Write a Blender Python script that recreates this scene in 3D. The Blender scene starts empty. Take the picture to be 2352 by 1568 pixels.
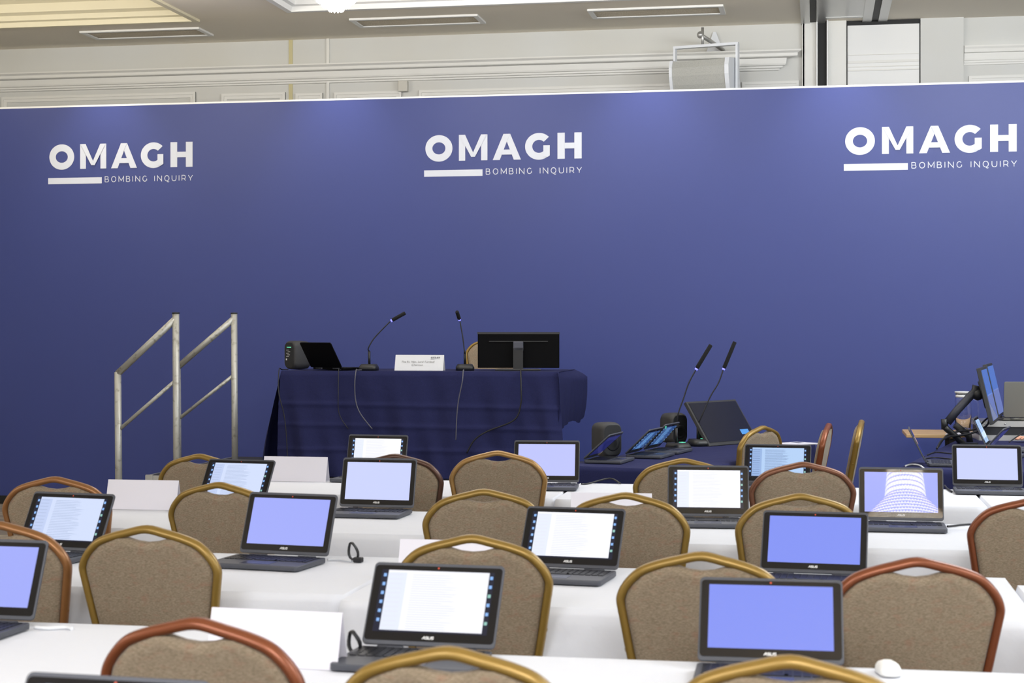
import bpy, bmesh, math, random
from mathutils import Vector, Matrix
random.seed(7)
R = math.radians
PI = math.pi
S = bpy.context.scene
COL = S.collection

# ------------------------------------------------------------------ camera
# Room frame: X runs along the blue backdrop, Y towards it, Z up.  The camera looks 10.4 deg to the left of Y.
YAW = R(10.4)
EYE = 1.47
FPX = 3800.0
cam_d = bpy.data.cameras.new('camera')
cam = bpy.data.objects.new('camera', cam_d)
COL.objects.link(cam)
cam.location = (0, 0, EYE)
cam.rotation_euler = (PI / 2, 0, YAW)
cam_d.sensor_width = 36.0
cam_d.lens = FPX / 2352 * 36
cam_d.shift_y = -24 / 2352
cam_d.clip_end = 60
cam_d.dof.use_dof = True
cam_d.dof.focus_distance = 10.0
cam_d.dof.aperture_fstop = 8.0
S.camera = cam

# ------------------------------------------------------------------ world, exposure
w = bpy.data.worlds.new('world')
S.world = w
w.use_nodes = True
w.node_tree.nodes['Background'].inputs[0].default_value = (0.9, 0.92, 1.0, 1)
w.node_tree.nodes['Background'].inputs[1].default_value = 0.25
S.view_settings.view_transform = 'Standard'
S.view_settings.look = 'None'
S.view_settings.gamma = 1
S.view_settings.use_curve_mapping = False
S.view_settings.exposure = 0.1
try:
    S.cycles.use_denoising = True
    S.cycles.sample_clamp_indirect = 4.0
    S.cycles.max_bounces = 8
except Exception:
    pass


# ------------------------------------------------------------------ backdrop downlights and added fill lights
def area(name, loc, size, power, color=(1, 1, 1), rot=(0, 0, 0), sy=None):
    d = bpy.data.lights.new(name, 'AREA')
    d.energy = power
    d.color = color
    d.shape = 'RECTANGLE'
    d.size = size
    d.size_y = sy or size
    o = bpy.data.objects.new(name, d)
    o.location = loc
    o.rotation_euler = rot
    COL.objects.link(o)
    return o


def spot(name, loc, target, power, ang, color=(1, 1, 1), blend=1.0, radius=0.06):
    d = bpy.data.lights.new(name, 'SPOT')
    d.energy = power
    d.color = color
    d.spot_size = R(ang)
    d.spot_blend = blend
    d.shadow_soft_size = radius
    o = bpy.data.objects.new(name, d)
    o.location = loc
    o.rotation_euler = (Vector(target) - Vector(loc)).to_track_quat('-Z', 'Y').to_euler()
    COL.objects.link(o)
    return o


def point_fill(loc, power, color, radius=0.3):  # bare point light without a fixture, added as fill
    d = bpy.data.lights.new('added_point_fill', 'POINT')
    d.energy = power
    d.color = color
    d.shadow_soft_size = radius
    o = bpy.data.objects.new('added_point_fill', d)
    o.location = loc
    COL.objects.link(o)


WARM, NEUT, COOL = (1.0, 0.91, 0.76), (1.0, 0.97, 0.94), (0.84, 0.92, 1.0)
for u_, p_, c_ in ((-5.6, 10, (1.0, 0.96, 0.9)), (-1.6, 40, NEUT), (2.6, 150, COOL)):
    area('added_overhead_fill', (u_, 9.0, 3.98), 2.2, p_, c_, (0, 0, 0), 1.4)  # added overhead area fill, not a fixture of the room
for u_, v_, p_, c_ in ((-7.9, 2.4, 120, NEUT), (-2.6, -0.9, 190, (0.96, 0.97, 1.0)), (0.9, -0.9, 230, (0.95, 0.97, 1.0)), (3.8, 3.2, 130, COOL)):
    area('added_overhead_fill', (u_, v_, 3.98), 2.2, p_, c_, (R(8) if v_ < 0 else 0, 0, 0), 2.0)  # more added area fill, balancing tables, drapes and chair backs
for u_, v_, p_, c_ in ((-6.8, 5.6, 14, WARM), (4.9, 6.2, 120, COOL), (-5.5, 0.5, 30, NEUT), (3.8, 1.2, 40, NEUT), (-1.5, -1.6, 15, NEUT)):
    point_fill((u_, v_, 2.9), p_, c_)  # added point fills out of view, lifting the general brightness
# downlights over the backdrop (ceiling, just above the frame)
for u_, p_ in ((-5.85, 42), (-3.85, 46), (-1.3, 46), (0.2, 46)):
    spot('downlight_lamp', (u_, 12.68, 4.02), (u_, 13.0, 2.4), p_, 75, (1.0, 0.97, 0.95))
# added point fills that brighten the ceiling in front of the backdrop
for u_, c_ in ((-7.2, WARM), (-5.0, WARM), (-2.9, NEUT), (-0.9, NEUT), (1.1, (0.95, 0.97, 1.0)), (3.0, (0.95, 0.97, 1.0))):
    point_fill((u_, 11.7, 3.84), 10, c_, 0.12)
# added area fills aimed at the upper wall, without fixtures
for u_, c_, p_ in ((-6.2, (1.0, 0.95, 0.86), 42), (-2.4, (1.0, 0.99, 0.98), 36), (1.6, (0.94, 0.97, 1.0), 70)):
    area('added_wall_fill', (u_, 9.8, 3.6), 3.0, p_, c_, (R(122), 0, 0), 0.4)


# ------------------------------------------------------------------ materials
def srgb(r, g, b):
    def f(c):
        c /= 255.0
        return c / 12.92 if c <= 0.04045 else ((c + 0.055) / 1.055) ** 2.4
    return (f(r), f(g), f(b), 1)


def mat(name, col, rough=0.6, metal=0.0, spec=0.5, emit=None, strength=1.0, noise=None, bump=None, coat=0.0, alpha=1.0, trans=0.0, ior=None):
    """noise = (scale xyz, colour2, detail, contrast lo, hi); bump = (scale, strength)"""
    m = bpy.data.materials.new(name)
    m.use_nodes = True
    nt = m.node_tree
    b = nt.nodes['Principled BSDF']
    b.inputs['Base Color'].default_value = col
    b.inputs['Roughness'].default_value = rough
    b.inputs['Metallic'].default_value = metal
    b.inputs['Specular IOR Level'].default_value = spec
    b.inputs['Coat Weight'].default_value = coat
    b.inputs['Alpha'].default_value = alpha
    b.inputs['Transmission Weight'].default_value = trans
    if ior:
        b.inputs['IOR'].default_value = ior
    if emit:
        b.inputs['Emission Color'].default_value = emit
        b.inputs['Emission Strength'].default_value = strength
    if noise or bump:
        tc = nt.nodes.new('ShaderNodeTexCoord')
    if noise:
        sc_, c2, det, lo, hi = noise
        mp = nt.nodes.new('ShaderNodeMapping')
        mp.inputs['Scale'].default_value = sc_
        nz = nt.nodes.new('ShaderNodeTexNoise')
        nz.inputs['Scale'].default_value = 1
        nz.inputs['Detail'].default_value = det
        rp = nt.nodes.new('ShaderNodeValToRGB')
        rp.color_ramp.elements[0].position = lo
        rp.color_ramp.elements[1].position = hi
        rp.color_ramp.elements[0].color = col
        rp.color_ramp.elements[1].color = c2
        nt.links.new(tc.outputs['Object'], mp.inputs[0])
        nt.links.new(mp.outputs[0], nz.inputs[0])
        nt.links.new(nz.outputs[0], rp.inputs[0])
        nt.links.new(rp.outputs[0], b.inputs['Base Color'])
    if bump:
        n2 = nt.nodes.new('ShaderNodeTexNoise')
        n2.inputs['Scale'].default_value = bump[0]
        n2.inputs['Detail'].default_value = 3
        bp = nt.nodes.new('ShaderNodeBump')
        bp.inputs['Strength'].default_value = bump[1]
        bp.inputs['Distance'].default_value = 0.01
        nt.links.new(tc.outputs['Object'], n2.inputs[0])
        nt.links.new(n2.outputs[0], bp.inputs['Height'])
        nt.links.new(bp.outputs[0], b.inputs['Normal'])
    return m


def fabric_mat(name, base, dark, red):
    m = bpy.data.materials.new(name)
    m.use_nodes = True
    nt = m.node_tree
    b = nt.nodes['Principled BSDF']
    b.inputs['Roughness'].default_value = 0.9
    b.inputs['Specular IOR Level'].default_value = 0.2
    b.inputs['Sheen Weight'].default_value = 0.15
    tc = nt.nodes.new('ShaderNodeTexCoord')

    def nz(scale, det, lo, hi, c1, c2):
        mp = nt.nodes.new('ShaderNodeMapping')
        mp.inputs['Scale'].default_value = scale
        n = nt.nodes.new('ShaderNodeTexNoise')
        n.inputs['Scale'].default_value = 1
        n.inputs['Detail'].default_value = det
        rp = nt.nodes.new('ShaderNodeValToRGB')
        rp.color_ramp.elements[0].position = lo
        rp.color_ramp.elements[1].position = hi
        rp.color_ramp.elements[0].color = c1
        rp.color_ramp.elements[1].color = c2
        nt.links.new(tc.outputs['Object'], mp.inputs[0])
        nt.links.new(mp.outputs[0], n.inputs[0])
        nt.links.new(n.outputs[0], rp.inputs[0])
        return rp
    a = nz((150, 150, 520), 2, 0.35, 0.65, base, dark)
    c = nz((30, 30, 75), 3, 0.55, 0.75, (0, 0, 0, 1), (1, 1, 1, 1))
    mx = nt.nodes.new('ShaderNodeMix')
    mx.data_type = 'RGBA'
    mul = nt.nodes.new('ShaderNodeMath')
    mul.operation = 'MULTIPLY'
    mul.inputs[1].default_value = 0.55
    nt.links.new(c.outputs[0], mul.inputs[0])
    nt.links.new(mul.outputs[0], mx.inputs[0])
    nt.links.new(a.outputs[0], mx.inputs[6])
    mx.inputs[7].default_value = red
    nt.links.new(mx.outputs[2], b.inputs['Base Color'])
    return m


M = {}
M['backdrop'] = mat('blue_vinyl', srgb(55, 66, 127), 0.42, spec=0.4, bump=(900, 0.05))
M['logo'] = mat('logo_print', srgb(208, 212, 222), 0.5)
M['wall'] = mat('wall_paint', srgb(216, 217, 215), 0.7, noise=((1.2, 1.2, 1.2), srgb(213, 212, 206), 2, 0.3, 0.7))
M['mould'] = mat('moulding_paint', srgb(232, 231, 226), 0.5)
M['yellowed'] = mat('yellowed_joint', srgb(205, 195, 150), 0.6)
M['ceil'] = mat('ceiling_paint', srgb(242, 234, 218), 0.8)
M['carpet'] = mat('carpet', srgb(128, 120, 112), 0.95, noise=((3, 9, 3), srgb(170, 158, 138), 3, 0.5, 0.62), bump=(300, 0.3))
M['white'] = mat('white_trim', srgb(236, 236, 234), 0.45)
M['black'] = mat('black_gap', srgb(16, 16, 17), 0.6)
M['alu'] = mat('aluminium_track', srgb(190, 190, 188), 0.35, metal=0.7)
M['vent'] = mat('vent_mesh', srgb(178, 168, 150), 0.7, noise=((400, 400, 400), srgb(140, 132, 116), 1, 0.4, 0.6))
M['cloth'] = mat('white_linen', srgb(219, 221, 228), 0.85, bump=(14, 0.25))
M['navy'] = mat('navy_linen', srgb(36, 40, 84), 0.9, spec=0.25, noise=((500, 500, 500), srgb(28, 31, 68), 2, 0.4, 0.6), bump=(9, 0.5))
M['card'] = mat('card_stock', srgb(222, 220, 230), 0.6)
M['cardfront'] = mat('card_stock_front', srgb(222, 224, 228), 0.6)
M['fabric'] = fabric_mat('chair_fabric', srgb(150, 135, 116), srgb(122, 108, 89), srgb(142, 106, 88))
M['wood'] = mat('beech_wood', srgb(196, 164, 120), 0.5, noise=((2, 40, 40), srgb(180, 146, 102), 3, 0.4, 0.6))
for k, c in dict(gold=(140, 112, 52), copper=(124, 68, 40), bronze=(140, 96, 56), brown=(118, 76, 54), dark=(84, 58, 46), tan=(158, 122, 72)).items():
    M['frame_' + k] = mat('chair_frame_' + k, srgb(*c), 0.34, metal=0.35, spec=0.5)
M['steel'] = mat('galvanised_tube', srgb(186, 186, 180), 0.42, metal=0.45, noise=((30, 30, 30), srgb(140, 137, 126), 4, 0.56, 0.74))
M['stage'] = mat('stage_deck', srgb(34, 35, 42), 0.8)
M['shell'] = mat('laptop_shell', srgb(74, 76, 84), 0.5, metal=0.2)
M['shell_light'] = mat('laptop_shell_silver', srgb(122, 120, 112), 0.5, metal=0.4)
M['bezel'] = mat('laptop_bezel', srgb(18, 18, 22), 0.03, spec=0.45)
M['keys'] = mat('laptop_keys', srgb(30, 31, 36), 0.4)
M['pad'] = mat('laptop_touchpad', srgb(60, 64, 86), 0.25)
M['plastic'] = mat('black_plastic', srgb(26, 27, 30), 0.45)
M['plastic2'] = mat('charcoal_plastic', srgb(48, 48, 50), 0.6)
M['mon'] = mat('monitor_plastic', srgb(8, 8, 10), 0.6, spec=0.08)
M['monscreen'] = mat('monitor_screen_dark', srgb(24, 26, 38), 0.25, spec=0.5)
M['cable'] = mat('black_cable', srgb(22, 22, 26), 0.5)
M['cable_grey'] = mat('grey_cable', srgb(88, 88, 96), 0.5)
M['cable_white'] = mat('white_cable', srgb(220, 222, 226), 0.5)
M['foam'] = mat('foam_windshield', srgb(14, 14, 16), 0.95)
M['ring'] = mat('mic_light_ring', srgb(120, 120, 255), 0.4, emit=srgb(120, 120, 255), strength=1.6)
M['green'] = mat('green_button_light', srgb(90, 200, 160), 0.4, emit=srgb(90, 210, 165), strength=1.0)
M['red'] = mat('webcam_dot', srgb(190, 70, 45), 0.4)
M['mark'] = mat('maker_mark', srgb(225, 225, 225), 0.4)
M['grey_text'] = mat('printed_text_grey', srgb(140, 140, 138), 0.6)
M['spk'] = mat('speaker_grille', srgb(188, 188, 182), 0.7, noise=((500, 500, 500), srgb(158, 158, 152), 1, 0.42, 0.58))
M['spkw'] = mat('speaker_white', srgb(226, 229, 234), 0.45)
M['crystal'] = mat('crystal_drop', srgb(255, 252, 245), 0.1, emit=srgb(255, 247, 232), strength=12.0)
M['crystal_soft'] = mat('crystal_drop_soft', srgb(255, 253, 248), 0.1, emit=srgb(255, 250, 240), strength=1.05)
for k_ in ('crystal', 'crystal_soft'):
    M[k_].cycles.emission_sampling = 'NONE'
M['gilt'] = mat('gilt_metal', srgb(200, 160, 90), 0.25, metal=1.0)
M['skin'] = mat('skin', srgb(205, 150, 125), 0.55)
M['suit'] = mat('dark_suit', srgb(36, 38, 48), 0.9)
M['hair'] = mat('hair', srgb(60, 46, 36), 0.8)
M['case'] = mat('case_laminate', srgb(26, 27, 33), 0.5)
M['glass'] = mat('clear_glass', (1, 1, 1, 1), 0.03, trans=1.0, ior=1.45)
M['water'] = mat('water', (0.8, 0.86, 1, 1), 0.02, trans=1.0, ior=1.33)


def emat(name, rgb, s=1.0):
    return mat(name, srgb(8, 8, 12), 0.015, spec=0.5, emit=srgb(*rgb), strength=s)


M['page_white'] = emat('screen_page_white', (246, 247, 255))
M['page_blue'] = emat('screen_page_pale_blue', (206, 218, 246))
M['page_dim'] = emat('screen_page_dim_blue', (176, 204, 240))
M['side_white'] = emat('screen_sidebar', (228, 234, 250))
M['side_blue'] = emat('screen_sidebar_blue', (190, 204, 238))
M['side_dim'] = emat('screen_sidebar_dim', (150, 178, 222))
M['line_white'] = emat('screen_text_faint', (226, 228, 240))
M['line_blue'] = emat('screen_text_blue', (170, 184, 216))
M['line_dim'] = emat('screen_text_dark', (112, 132, 176))
M['page_dusk'] = emat('screen_page_dusk', (46, 74, 124))
M['side_dusk'] = emat('screen_sidebar_dusk', (36, 58, 104))
M['line_dusk'] = emat('screen_text_dusk', (110, 160, 215))
M['desktop'] = emat('screen_desktop', (22, 28, 50))
M['icon'] = emat('screen_icon', (140, 185, 245))
M['icon2'] = emat('screen_icon_green', (150, 200, 190))
M['lav_a'] = emat('screen_lavender_pale', (198, 206, 250))
M['lav_b'] = emat('screen_lavender', (186, 192, 248))
M['lav_c'] = emat('screen_periwinkle', (158, 168, 244))
M['lav_d'] = emat('screen_blue_violet', (128, 144, 238))
M['scr_navy'] = emat('screen_dim_navy', (30, 34, 92))
M['scr_text'] = emat('screen_blue_text', (74, 110, 176))
M['scr_mon'] = emat('monitor_screen_blue', (62, 98, 164))
M['scr_mon2'] = emat('monitor_screen_grey_blue', (92, 106, 152))
M['note'] = emat('screen_notice', (92, 160, 232))


# ------------------------------------------------------------------ mesh builder
class MB:
    def __init__(self):
        self.v = []
        self.f = []
        self.mi = []
        self.sm = []

    def add(self, vs, fs, mi=0, smooth=False, T=None):
        o = len(self.v)
        if T is not None:
            vs = [T @ Vector(p) for p in vs]
        self.v += [tuple(p) for p in vs]
        for f in fs:
            self.f.append([i + o for i in f])
            self.mi.append(mi)
            self.sm.append(smooth)
        return self

    def box(self, c, s, mi=0, T=None):
        x, y, z = [k / 2 for k in s]
        vs = [(c[0] + i * x, c[1] + j * y, c[2] + k * z) for i in (-1, 1) for j in (-1, 1) for k in (-1, 1)]
        fs = [(0, 1, 3, 2), (4, 6, 7, 5), (0, 4, 5, 1), (2, 3, 7, 6), (0, 2, 6, 4), (1, 5, 7, 3)]
        return self.add(vs, fs, mi, False, T)

    def prism(self, poly, z0, z1, mi=0, T=None, smooth=False):
        n = len(poly)
        vs = [(p[0], p[1], z0) for p in poly] + [(p[0], p[1], z1) for p in poly]
        self.add(vs, [tuple(range(n))[::-1], tuple(range(n, 2 * n))], mi, False, T)
        self.add(vs, [(i, (i + 1) % n, n + (i + 1) % n, n + i) for i in range(n)], mi, smooth, T)
        return self

    def rbox(self, c, s, r, mi=0, T=None, n=5):
        """box with rounded vertical corners"""
        return self.prism([(c[0] + p[0], c[1] + p[1]) for p in rrect(s[0], s[1], r, n)], c[2] - s[2] / 2, c[2] + s[2] / 2, mi, T, True)

    def loops(self, ls, closed=True, cap0=True, cap1=True, mi=0, smooth=True, T=None):
        n = len(ls[0])
        vs = [p for l in ls for p in l]
        fs = []
        for k in range(len(ls) - 1):
            for i in range(n if closed else n - 1):
                j = (i + 1) % n
                fs.append((k * n + i, k * n + j, (k + 1) * n + j, (k + 1) * n + i))
        self.add(vs, fs, mi, smooth, T)
        caps = []
        if cap0:
            caps.append(tuple(range(n))[::-1])
        if cap1:
            caps.append(tuple(range((len(ls) - 1) * n, len(ls) * n)))
        if caps:
            self.add(vs, caps, mi, False, T)
        return self

    def sweep(self, path, a, b=None, depth=None, seg=10, mi=0, T=None, closed=False, caps=True, scale=None):
        b = b or a
        pts = [Vector(p) for p in path]
        n = len(pts)
        ls = []
        prev = None
        for i in range(n):
            if closed:
                t = (pts[(i + 1) % n] - pts[i - 1]).normalized()
            else:
                t = (pts[min(i + 1, n - 1)] - pts[max(i - 1, 0)]).normalized()
            if depth is not None:
                d = Vector(depth)
            elif prev is not None:
                d = prev
            else:
                d = Vector((0, 0, 1)) if abs(t.z) < 0.9 else Vector((0, 1, 0))
            side = t.cross(d).normalized()
            d = side.cross(t).normalized()
            prev = d
            k = scale[i] if scale else 1
            ls.append([pts[i] + side * (a * k * math.cos(q)) + d * (b * k * math.sin(q)) for q in [2 * PI * j / seg for j in range(seg)]])
        if closed:
            ls.append(ls[0])
        return self.loops(ls, True, caps and not closed, caps and not closed, mi, True, T)

    def lathe(self, prof, seg=20, mi=0, T=None, c=(0, 0)):
        ls = [[(c[0] + r * math.cos(2 * PI * j / seg), c[1] + r * math.sin(2 * PI * j / seg), z) for j in range(seg)] for r, z in prof]
        return self.loops(ls, True, True, True, mi, True, T)

    def ball(self, c, r, seg=8, rings=6, mi=0, T=None, sz=1.0):
        prof = [(max(1e-4, r * math.sin(PI * k / rings)), c[2] - sz * r * math.cos(PI * k / rings)) for k in range(rings + 1)]
        return self.lathe(prof, seg, mi, T, (c[0], c[1]))

    def quad(self, a, b, c, d, mi=0, T=None):
        return self.add([a, b, c, d], [(0, 1, 2, 3)], mi, False, T)

    def build(self, name, mats, parent=None, bevel=None, loc=None, rot=None):
        me = bpy.data.meshes.new(name)
        me.from_pydata(self.v, [], self.f)
        me.update()
        if not isinstance(mats, (list, tuple)):
            mats = [mats]
        for m in mats:
            me.materials.append(m)
        me.polygons.foreach_set('material_index', self.mi)
        me.polygons.foreach_set('use_smooth', self.sm)
        bm = bmesh.new()
        bm.from_mesh(me)
        bmesh.ops.remove_doubles(bm, verts=bm.verts, dist=1e-6)
        bmesh.ops.recalc_face_normals(bm, faces=bm.faces)
        bm.to_mesh(me)
        bm.free()
        o = bpy.data.objects.new(name, me)
        COL.objects.link(o)
        if parent is not None:
            o.parent = parent
        if loc:
            o.location = loc
        if rot:
            o.rotation_euler = rot
        if bevel:
            md = o.modifiers.new('bevel', 'BEVEL')
            md.width = bevel
            md.segments = 2
            md.limit_method = 'ANGLE'
            md.angle_limit = R(40)
        return o


def rrect(w_, d_, r, n=5):
    pts = []
    for cx, cy, a0 in ((w_ / 2 - r, d_ / 2 - r, 0), (-w_ / 2 + r, d_ / 2 - r, 90), (-w_ / 2 + r, -d_ / 2 + r, 180), (w_ / 2 - r, -d_ / 2 + r, 270)):
        for k in range(n + 1):
            q = R(a0 + 90 * k / n)
            pts.append((cx + r * math.cos(q), cy + r * math.sin(q)))
    return pts


def smooth_path(pts, sub=6):
    P = [Vector(p) for p in pts]
    out = []
    for i in range(len(P) - 1):
        p0, p1, p2, p3 = P[max(i - 1, 0)], P[i], P[i + 1], P[min(i + 2, len(P) - 1)]
        for k in range(sub):
            t = k / sub
            out.append(0.5 * ((2 * p1) + (p2 - p0) * t + (2 * p0 - 5 * p1 + 4 * p2 - p3) * t * t + (3 * p1 - p0 - 3 * p2 + p3) * t ** 3))
    out.append(P[-1])
    return out


def tag(o, label=None, cat=None, group=None, kind=None):
    if label:
        o['label'] = label
    if cat:
        o['category'] = cat
    if group:
        o['group'] = group
    if kind:
        o['kind'] = kind
    return o


def struct(o):
    o['kind'] = 'structure'
    return o


def empty(name, loc, rz=0, label=None, cat=None, group=None):
    o = bpy.data.objects.new(name, None)
    o.empty_display_size = 0.1
    o.location = loc
    o.rotation_euler = (0, 0, rz)
    COL.objects.link(o)
    return tag(o, label, cat, group)


def copy_tree(o, parent=None):
    c = o.copy()
    COL.objects.link(c)
    c.parent = parent
    for ch in [x for x in o.children]:
        copy_tree(ch, c)
    return c


CA, SA = math.cos(YAW), math.sin(YAW)


def uv(X, Y):
    """camera ground axes -> room axes"""
    return (X * CA - Y * SA, X * SA + Y * CA)


def rz_of(psi):
    return YAW - R(psi)


# ------------------------------------------------------------------ lettering
BOLD = {
    'M': [[(0, 0), (.25, 0), (.25, 1), (0, 1)], [(.88, 0), (1.13, 0), (1.13, 1), (.88, 1)], [(.02, 1), (.25, 1), (.64, .14), (.49, .14)], [(1.11, 1), (.88, 1), (.49, .14), (.64, .14)]],
    'A': [[(0, 0), (.28, 0), (.555, .71), (.42, 1)], [(1.11, 0), (.83, 0), (.555, .71), (.69, 1)], [(.42, 1), (.555, .71), (.69, 1)], [(.34, .2), (.77, .2), (.69, .395), (.42, .395)]],
    'H': [[(0, 0), (.285, 0), (.285, 1), (0, 1)], [(.655, 0), (.94, 0), (.94, 1), (.655, 1)], [(.28, .39), (.66, .39), (.66, .61), (.28, .61)]],
}
STROKE = {
    'B': (.72, [[(0, 0), (0, 1), (.45, 1), (.6, .93), (.63, .76), (.58, .6), (.45, .53), (0, .53)], [(.45, .53), (.64, .47), (.72, .28), (.66, .08), (.48, 0), (0, 0)]]),
    'O': (1.0, 'O'), 'Q': (1.0, 'Q'), 'G': (.93, 'G'),
    'M': (.98, [[(0, 0), (0, 1), (.49, .2), (.98, 1), (.98, 0)]]),
    'I': (.08, [[(.04, 0), (.04, 1)]]),
    'N': (.85, [[(0, 0), (0, 1), (.85, 0), (.85, 1)]]),
    'U': (.82, [[(0, 1), (0, .4), (.06, .17), (.2, .03), (.41, 0), (.62, .03), (.76, .17), (.82, .4), (.82, 1)]]),
    'R': (.74, [[(0, 0), (0, 1), (.45, 1), (.64, .9), (.7, .67), (.64, .44), (.45, .35), (0, .35)], [(.45, .35), (.74, 0)]]),
    'Y': (.85, [[(0, 1), (.425, .4), (.85, 1)], [(.425, .4), (.425, 0)]]),
    'A': (.95, [[(0, 0), (.5, 1), (.6, 1), (.95, 0)], [(.35, .3), (.8, .3)]]),
    'S': (.85, [[(.85, .95), (.1, .95), (0, .85), (0, .6), (.1, .52), (.75, .5), (.85, .4), (.85, .15), (.75, .05), (0, .05)]]),
}


def ribbon(mb, pts, w_, mi, T, closed=False):
    P = [Vector((p[0], p[1])) for p in pts]
    n = len(P)
    L, Q = [], []
    for i in range(n):
        if closed:
            a, b = P[i - 1], P[(i + 1) % n]
            t1, t2 = (P[i] - a).normalized(), (b - P[i]).normalized()
        else:
            t1 = (P[i] - P[i - 1]).normalized() if i else (P[1] - P[0]).normalized()
            t2 = (P[i + 1] - P[i]).normalized() if i < n - 1 else t1
        t = (t1 + t2).normalized()
        nn = Vector((-t.y, t.x))
        k = 1 / max(0.35, nn.dot(Vector((-t1.y, t1.x))))
        L.append(P[i] + nn * (w_ / 2 * k))
        Q.append(P[i] - nn * (w_ / 2 * k))
    m = n if closed else n - 1
    for i in range(m):
        j = (i + 1) % n
        mb.quad((L[i].x, L[i].y, 0), (L[j].x, L[j].y, 0), (Q[j].x, Q[j].y, 0), (Q[i].x, Q[i].y, 0), mi, T)


def arc(cx, cy, rx, ry, a0, a1, n=28):
    return [(cx + rx * math.cos(R(a0 + (a1 - a0) * k / n)), cy + ry * math.sin(R(a0 + (a1 - a0) * k / n))) for k in range(n + 1)]


def stroke_text(mb, text, x, y, h, wt, gap, space, mi=0, T=None, slant=0.0):
    T = T or Matrix.Identity(4)
    for ch in text:
        if ch == ' ':
            x += (space - gap) * h
            continue
        wd, st = STROKE[ch]
        G = T @ Matrix(((h, slant * h, 0, x), (0, h, 0, y), (0, 0, 1, 0), (0, 0, 0, 1)))
        if isinstance(st, str):
            rx, ry = wd / 2 - wt / 2, .5
            if st == 'G':
                ribbon(mb, arc(wd / 2, .5, rx, ry, 42, 322), wt, mi, G)
                ribbon(mb, [(wd - wt * .7, .5), (wd - wt * .7, .14)], wt, mi, G)
            else:
                ribbon(mb, arc(wd / 2, .5, rx, ry, 0, 360)[:-1], wt, mi, G, True)
                if st == 'Q':
                    ribbon(mb, [(.5, .02), (.62, -.14), (.8, -.2), (.95, -.12)], wt, mi, G)
        else:
            for s_ in st:
                ribbon(mb, s_, wt, mi, G)
        x += (wd + gap) * h
    return x


def omagh(mb, T, u, mi=0):
    """bold OMAGH with the bar and BOMBING INQUIRY; u = cap height"""
    def G(x):
        return T @ Matrix(((u, 0, 0, x * u), (0, u, 0, 0), (0, 0, 1, 0), (0, 0, 0, 1)))
    N = 48
    o_ = []
    i_ = []
    for k in range(N):
        q = 2 * PI * k / N
        o_.append((.54 + .54 * math.cos(q), .495 + .515 * math.sin(q)))
        i_.append((.54 + .26 * math.cos(q), .495 + .235 * math.sin(q)))
    for k in range(N):
        j = (k + 1) % N
        mb.quad((*o_[k], 0), (*o_[j], 0), (*i_[j], 0), (*i_[k], 0), mi, G(0))
    for ch, x in (('M', 1.335), ('A', 2.67), ('H', 5.20)):
        for kk, p in enumerate(BOLD[ch]):
            mb.add([(a, b, .002 * kk) for a, b in p], [tuple(range(len(p)))], mi, False, G(x))
    n = 34
    for k in range(n):
        q0, q1 = R(44 + (318 - 44) * k / n), R(44 + (318 - 44) * (k + 1) / n)
        pts = [(.54 + rx * math.cos(q), .495 + ry * math.sin(q), 0) for rx, ry, q in ((.54, .515, q0), (.54, .515, q1), (.26, .25, q1), (.26, .25, q0))]
        mb.quad(*pts, mi, G(3.94))
    mb.quad((.715, .53, .003), (.965, .53, .003), (.965, .135, .003), (.715, .135, .003), mi, G(3.94))
    mb.quad((.715, .135, .006), (.965, .135, .006), (.88, .08, .006), (.715, .08, .006), mi, G(3.94))
    mb.quad((-.05, -.6, 0), (2.27, -.6, 0), (2.27, -.35, 0), (-.05, -.35, 0), mi, G(0))
    stroke_text(mb, 'BOMBING INQUIRY', 2.41 * u, -.545 * u, .212 * u, .125, .535, 1.45, mi, T)


# vertical plane facing -Y (towards the audience)
def facing(x, y, z):
    return Matrix.Translation((x, y, z)) @ Matrix.Rotation(PI / 2, 4, 'X')


# ------------------------------------------------------------------ room shell
WV, BV, CH = 14.3, 13.08, 4.09
UL, UR, VF = -9.5, 6.0, -3.2
struct(MB().box(((UL + UR) / 2, (VF + WV) / 2, -0.05), (UR - UL, WV - VF, 0.1)).build('floor', M['carpet']))
struct(MB().box(((UL + UR) / 2, WV + 0.1, 2.3), (UR - UL, 0.2, 4.6)).build('wall_back', M['wall']))
struct(MB().box((UL - 0.1, (VF + WV) / 2, 2.3), (0.2, WV - VF, 4.6)).build('wall_left', M['wall']))
struct(MB().box((UR + 0.1, (VF + WV) / 2, 2.3), (0.2, WV - VF, 4.6)).build('wall_right', M['wall']))
struct(MB().box(((UL + UR) / 2, VF - 0.1, 2.3), (UR - UL, 0.2, 4.6)).build('wall_front', M['wall']))
# ceiling: flat slab with two raised trays
TR1 = (-9.2, -5.13, 9.0, 13.2)
TR2 = (-4.22, -0.6, 9.0, 12.95)
cb = MB()
for x0, x1, y0, y1 in ((UL, UR, VF, 9.0), (UL, UR, 13.2, WV), (UL, TR1[0], 9.0, 13.2), (TR1[1], TR2[0], 9.0, 13.2), (TR2[0], TR2[1], 12.95, 13.2), (TR2[1], UR, 9.0, 13.2)):
    cb.box(((x0 + x1) / 2, (y0 + y1) / 2, CH + 0.05), (x1 - x0, y1 - y0, 0.1))
for t in (TR1, TR2):
    cb.box(((t[0] + t[1]) / 2, (t[2] + t[3]) / 2, CH + 0.42), (t[1] - t[0] + .1, t[3] - t[2] + .1, 0.06))
struct(cb.build('ceiling', M['ceil']))
tray_prof = [(-.03, CH), (-.03, CH - .02), (0.02, CH - .02), (.03, CH + .02), (.06, CH + .03), (.07, CH + .07), (.11, CH + .09), (.12, CH + .16), (.2, CH + .2), (.28, CH + .21), (.29, CH + .28), (.4, CH + .33), (.42, CH + .4)]
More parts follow.
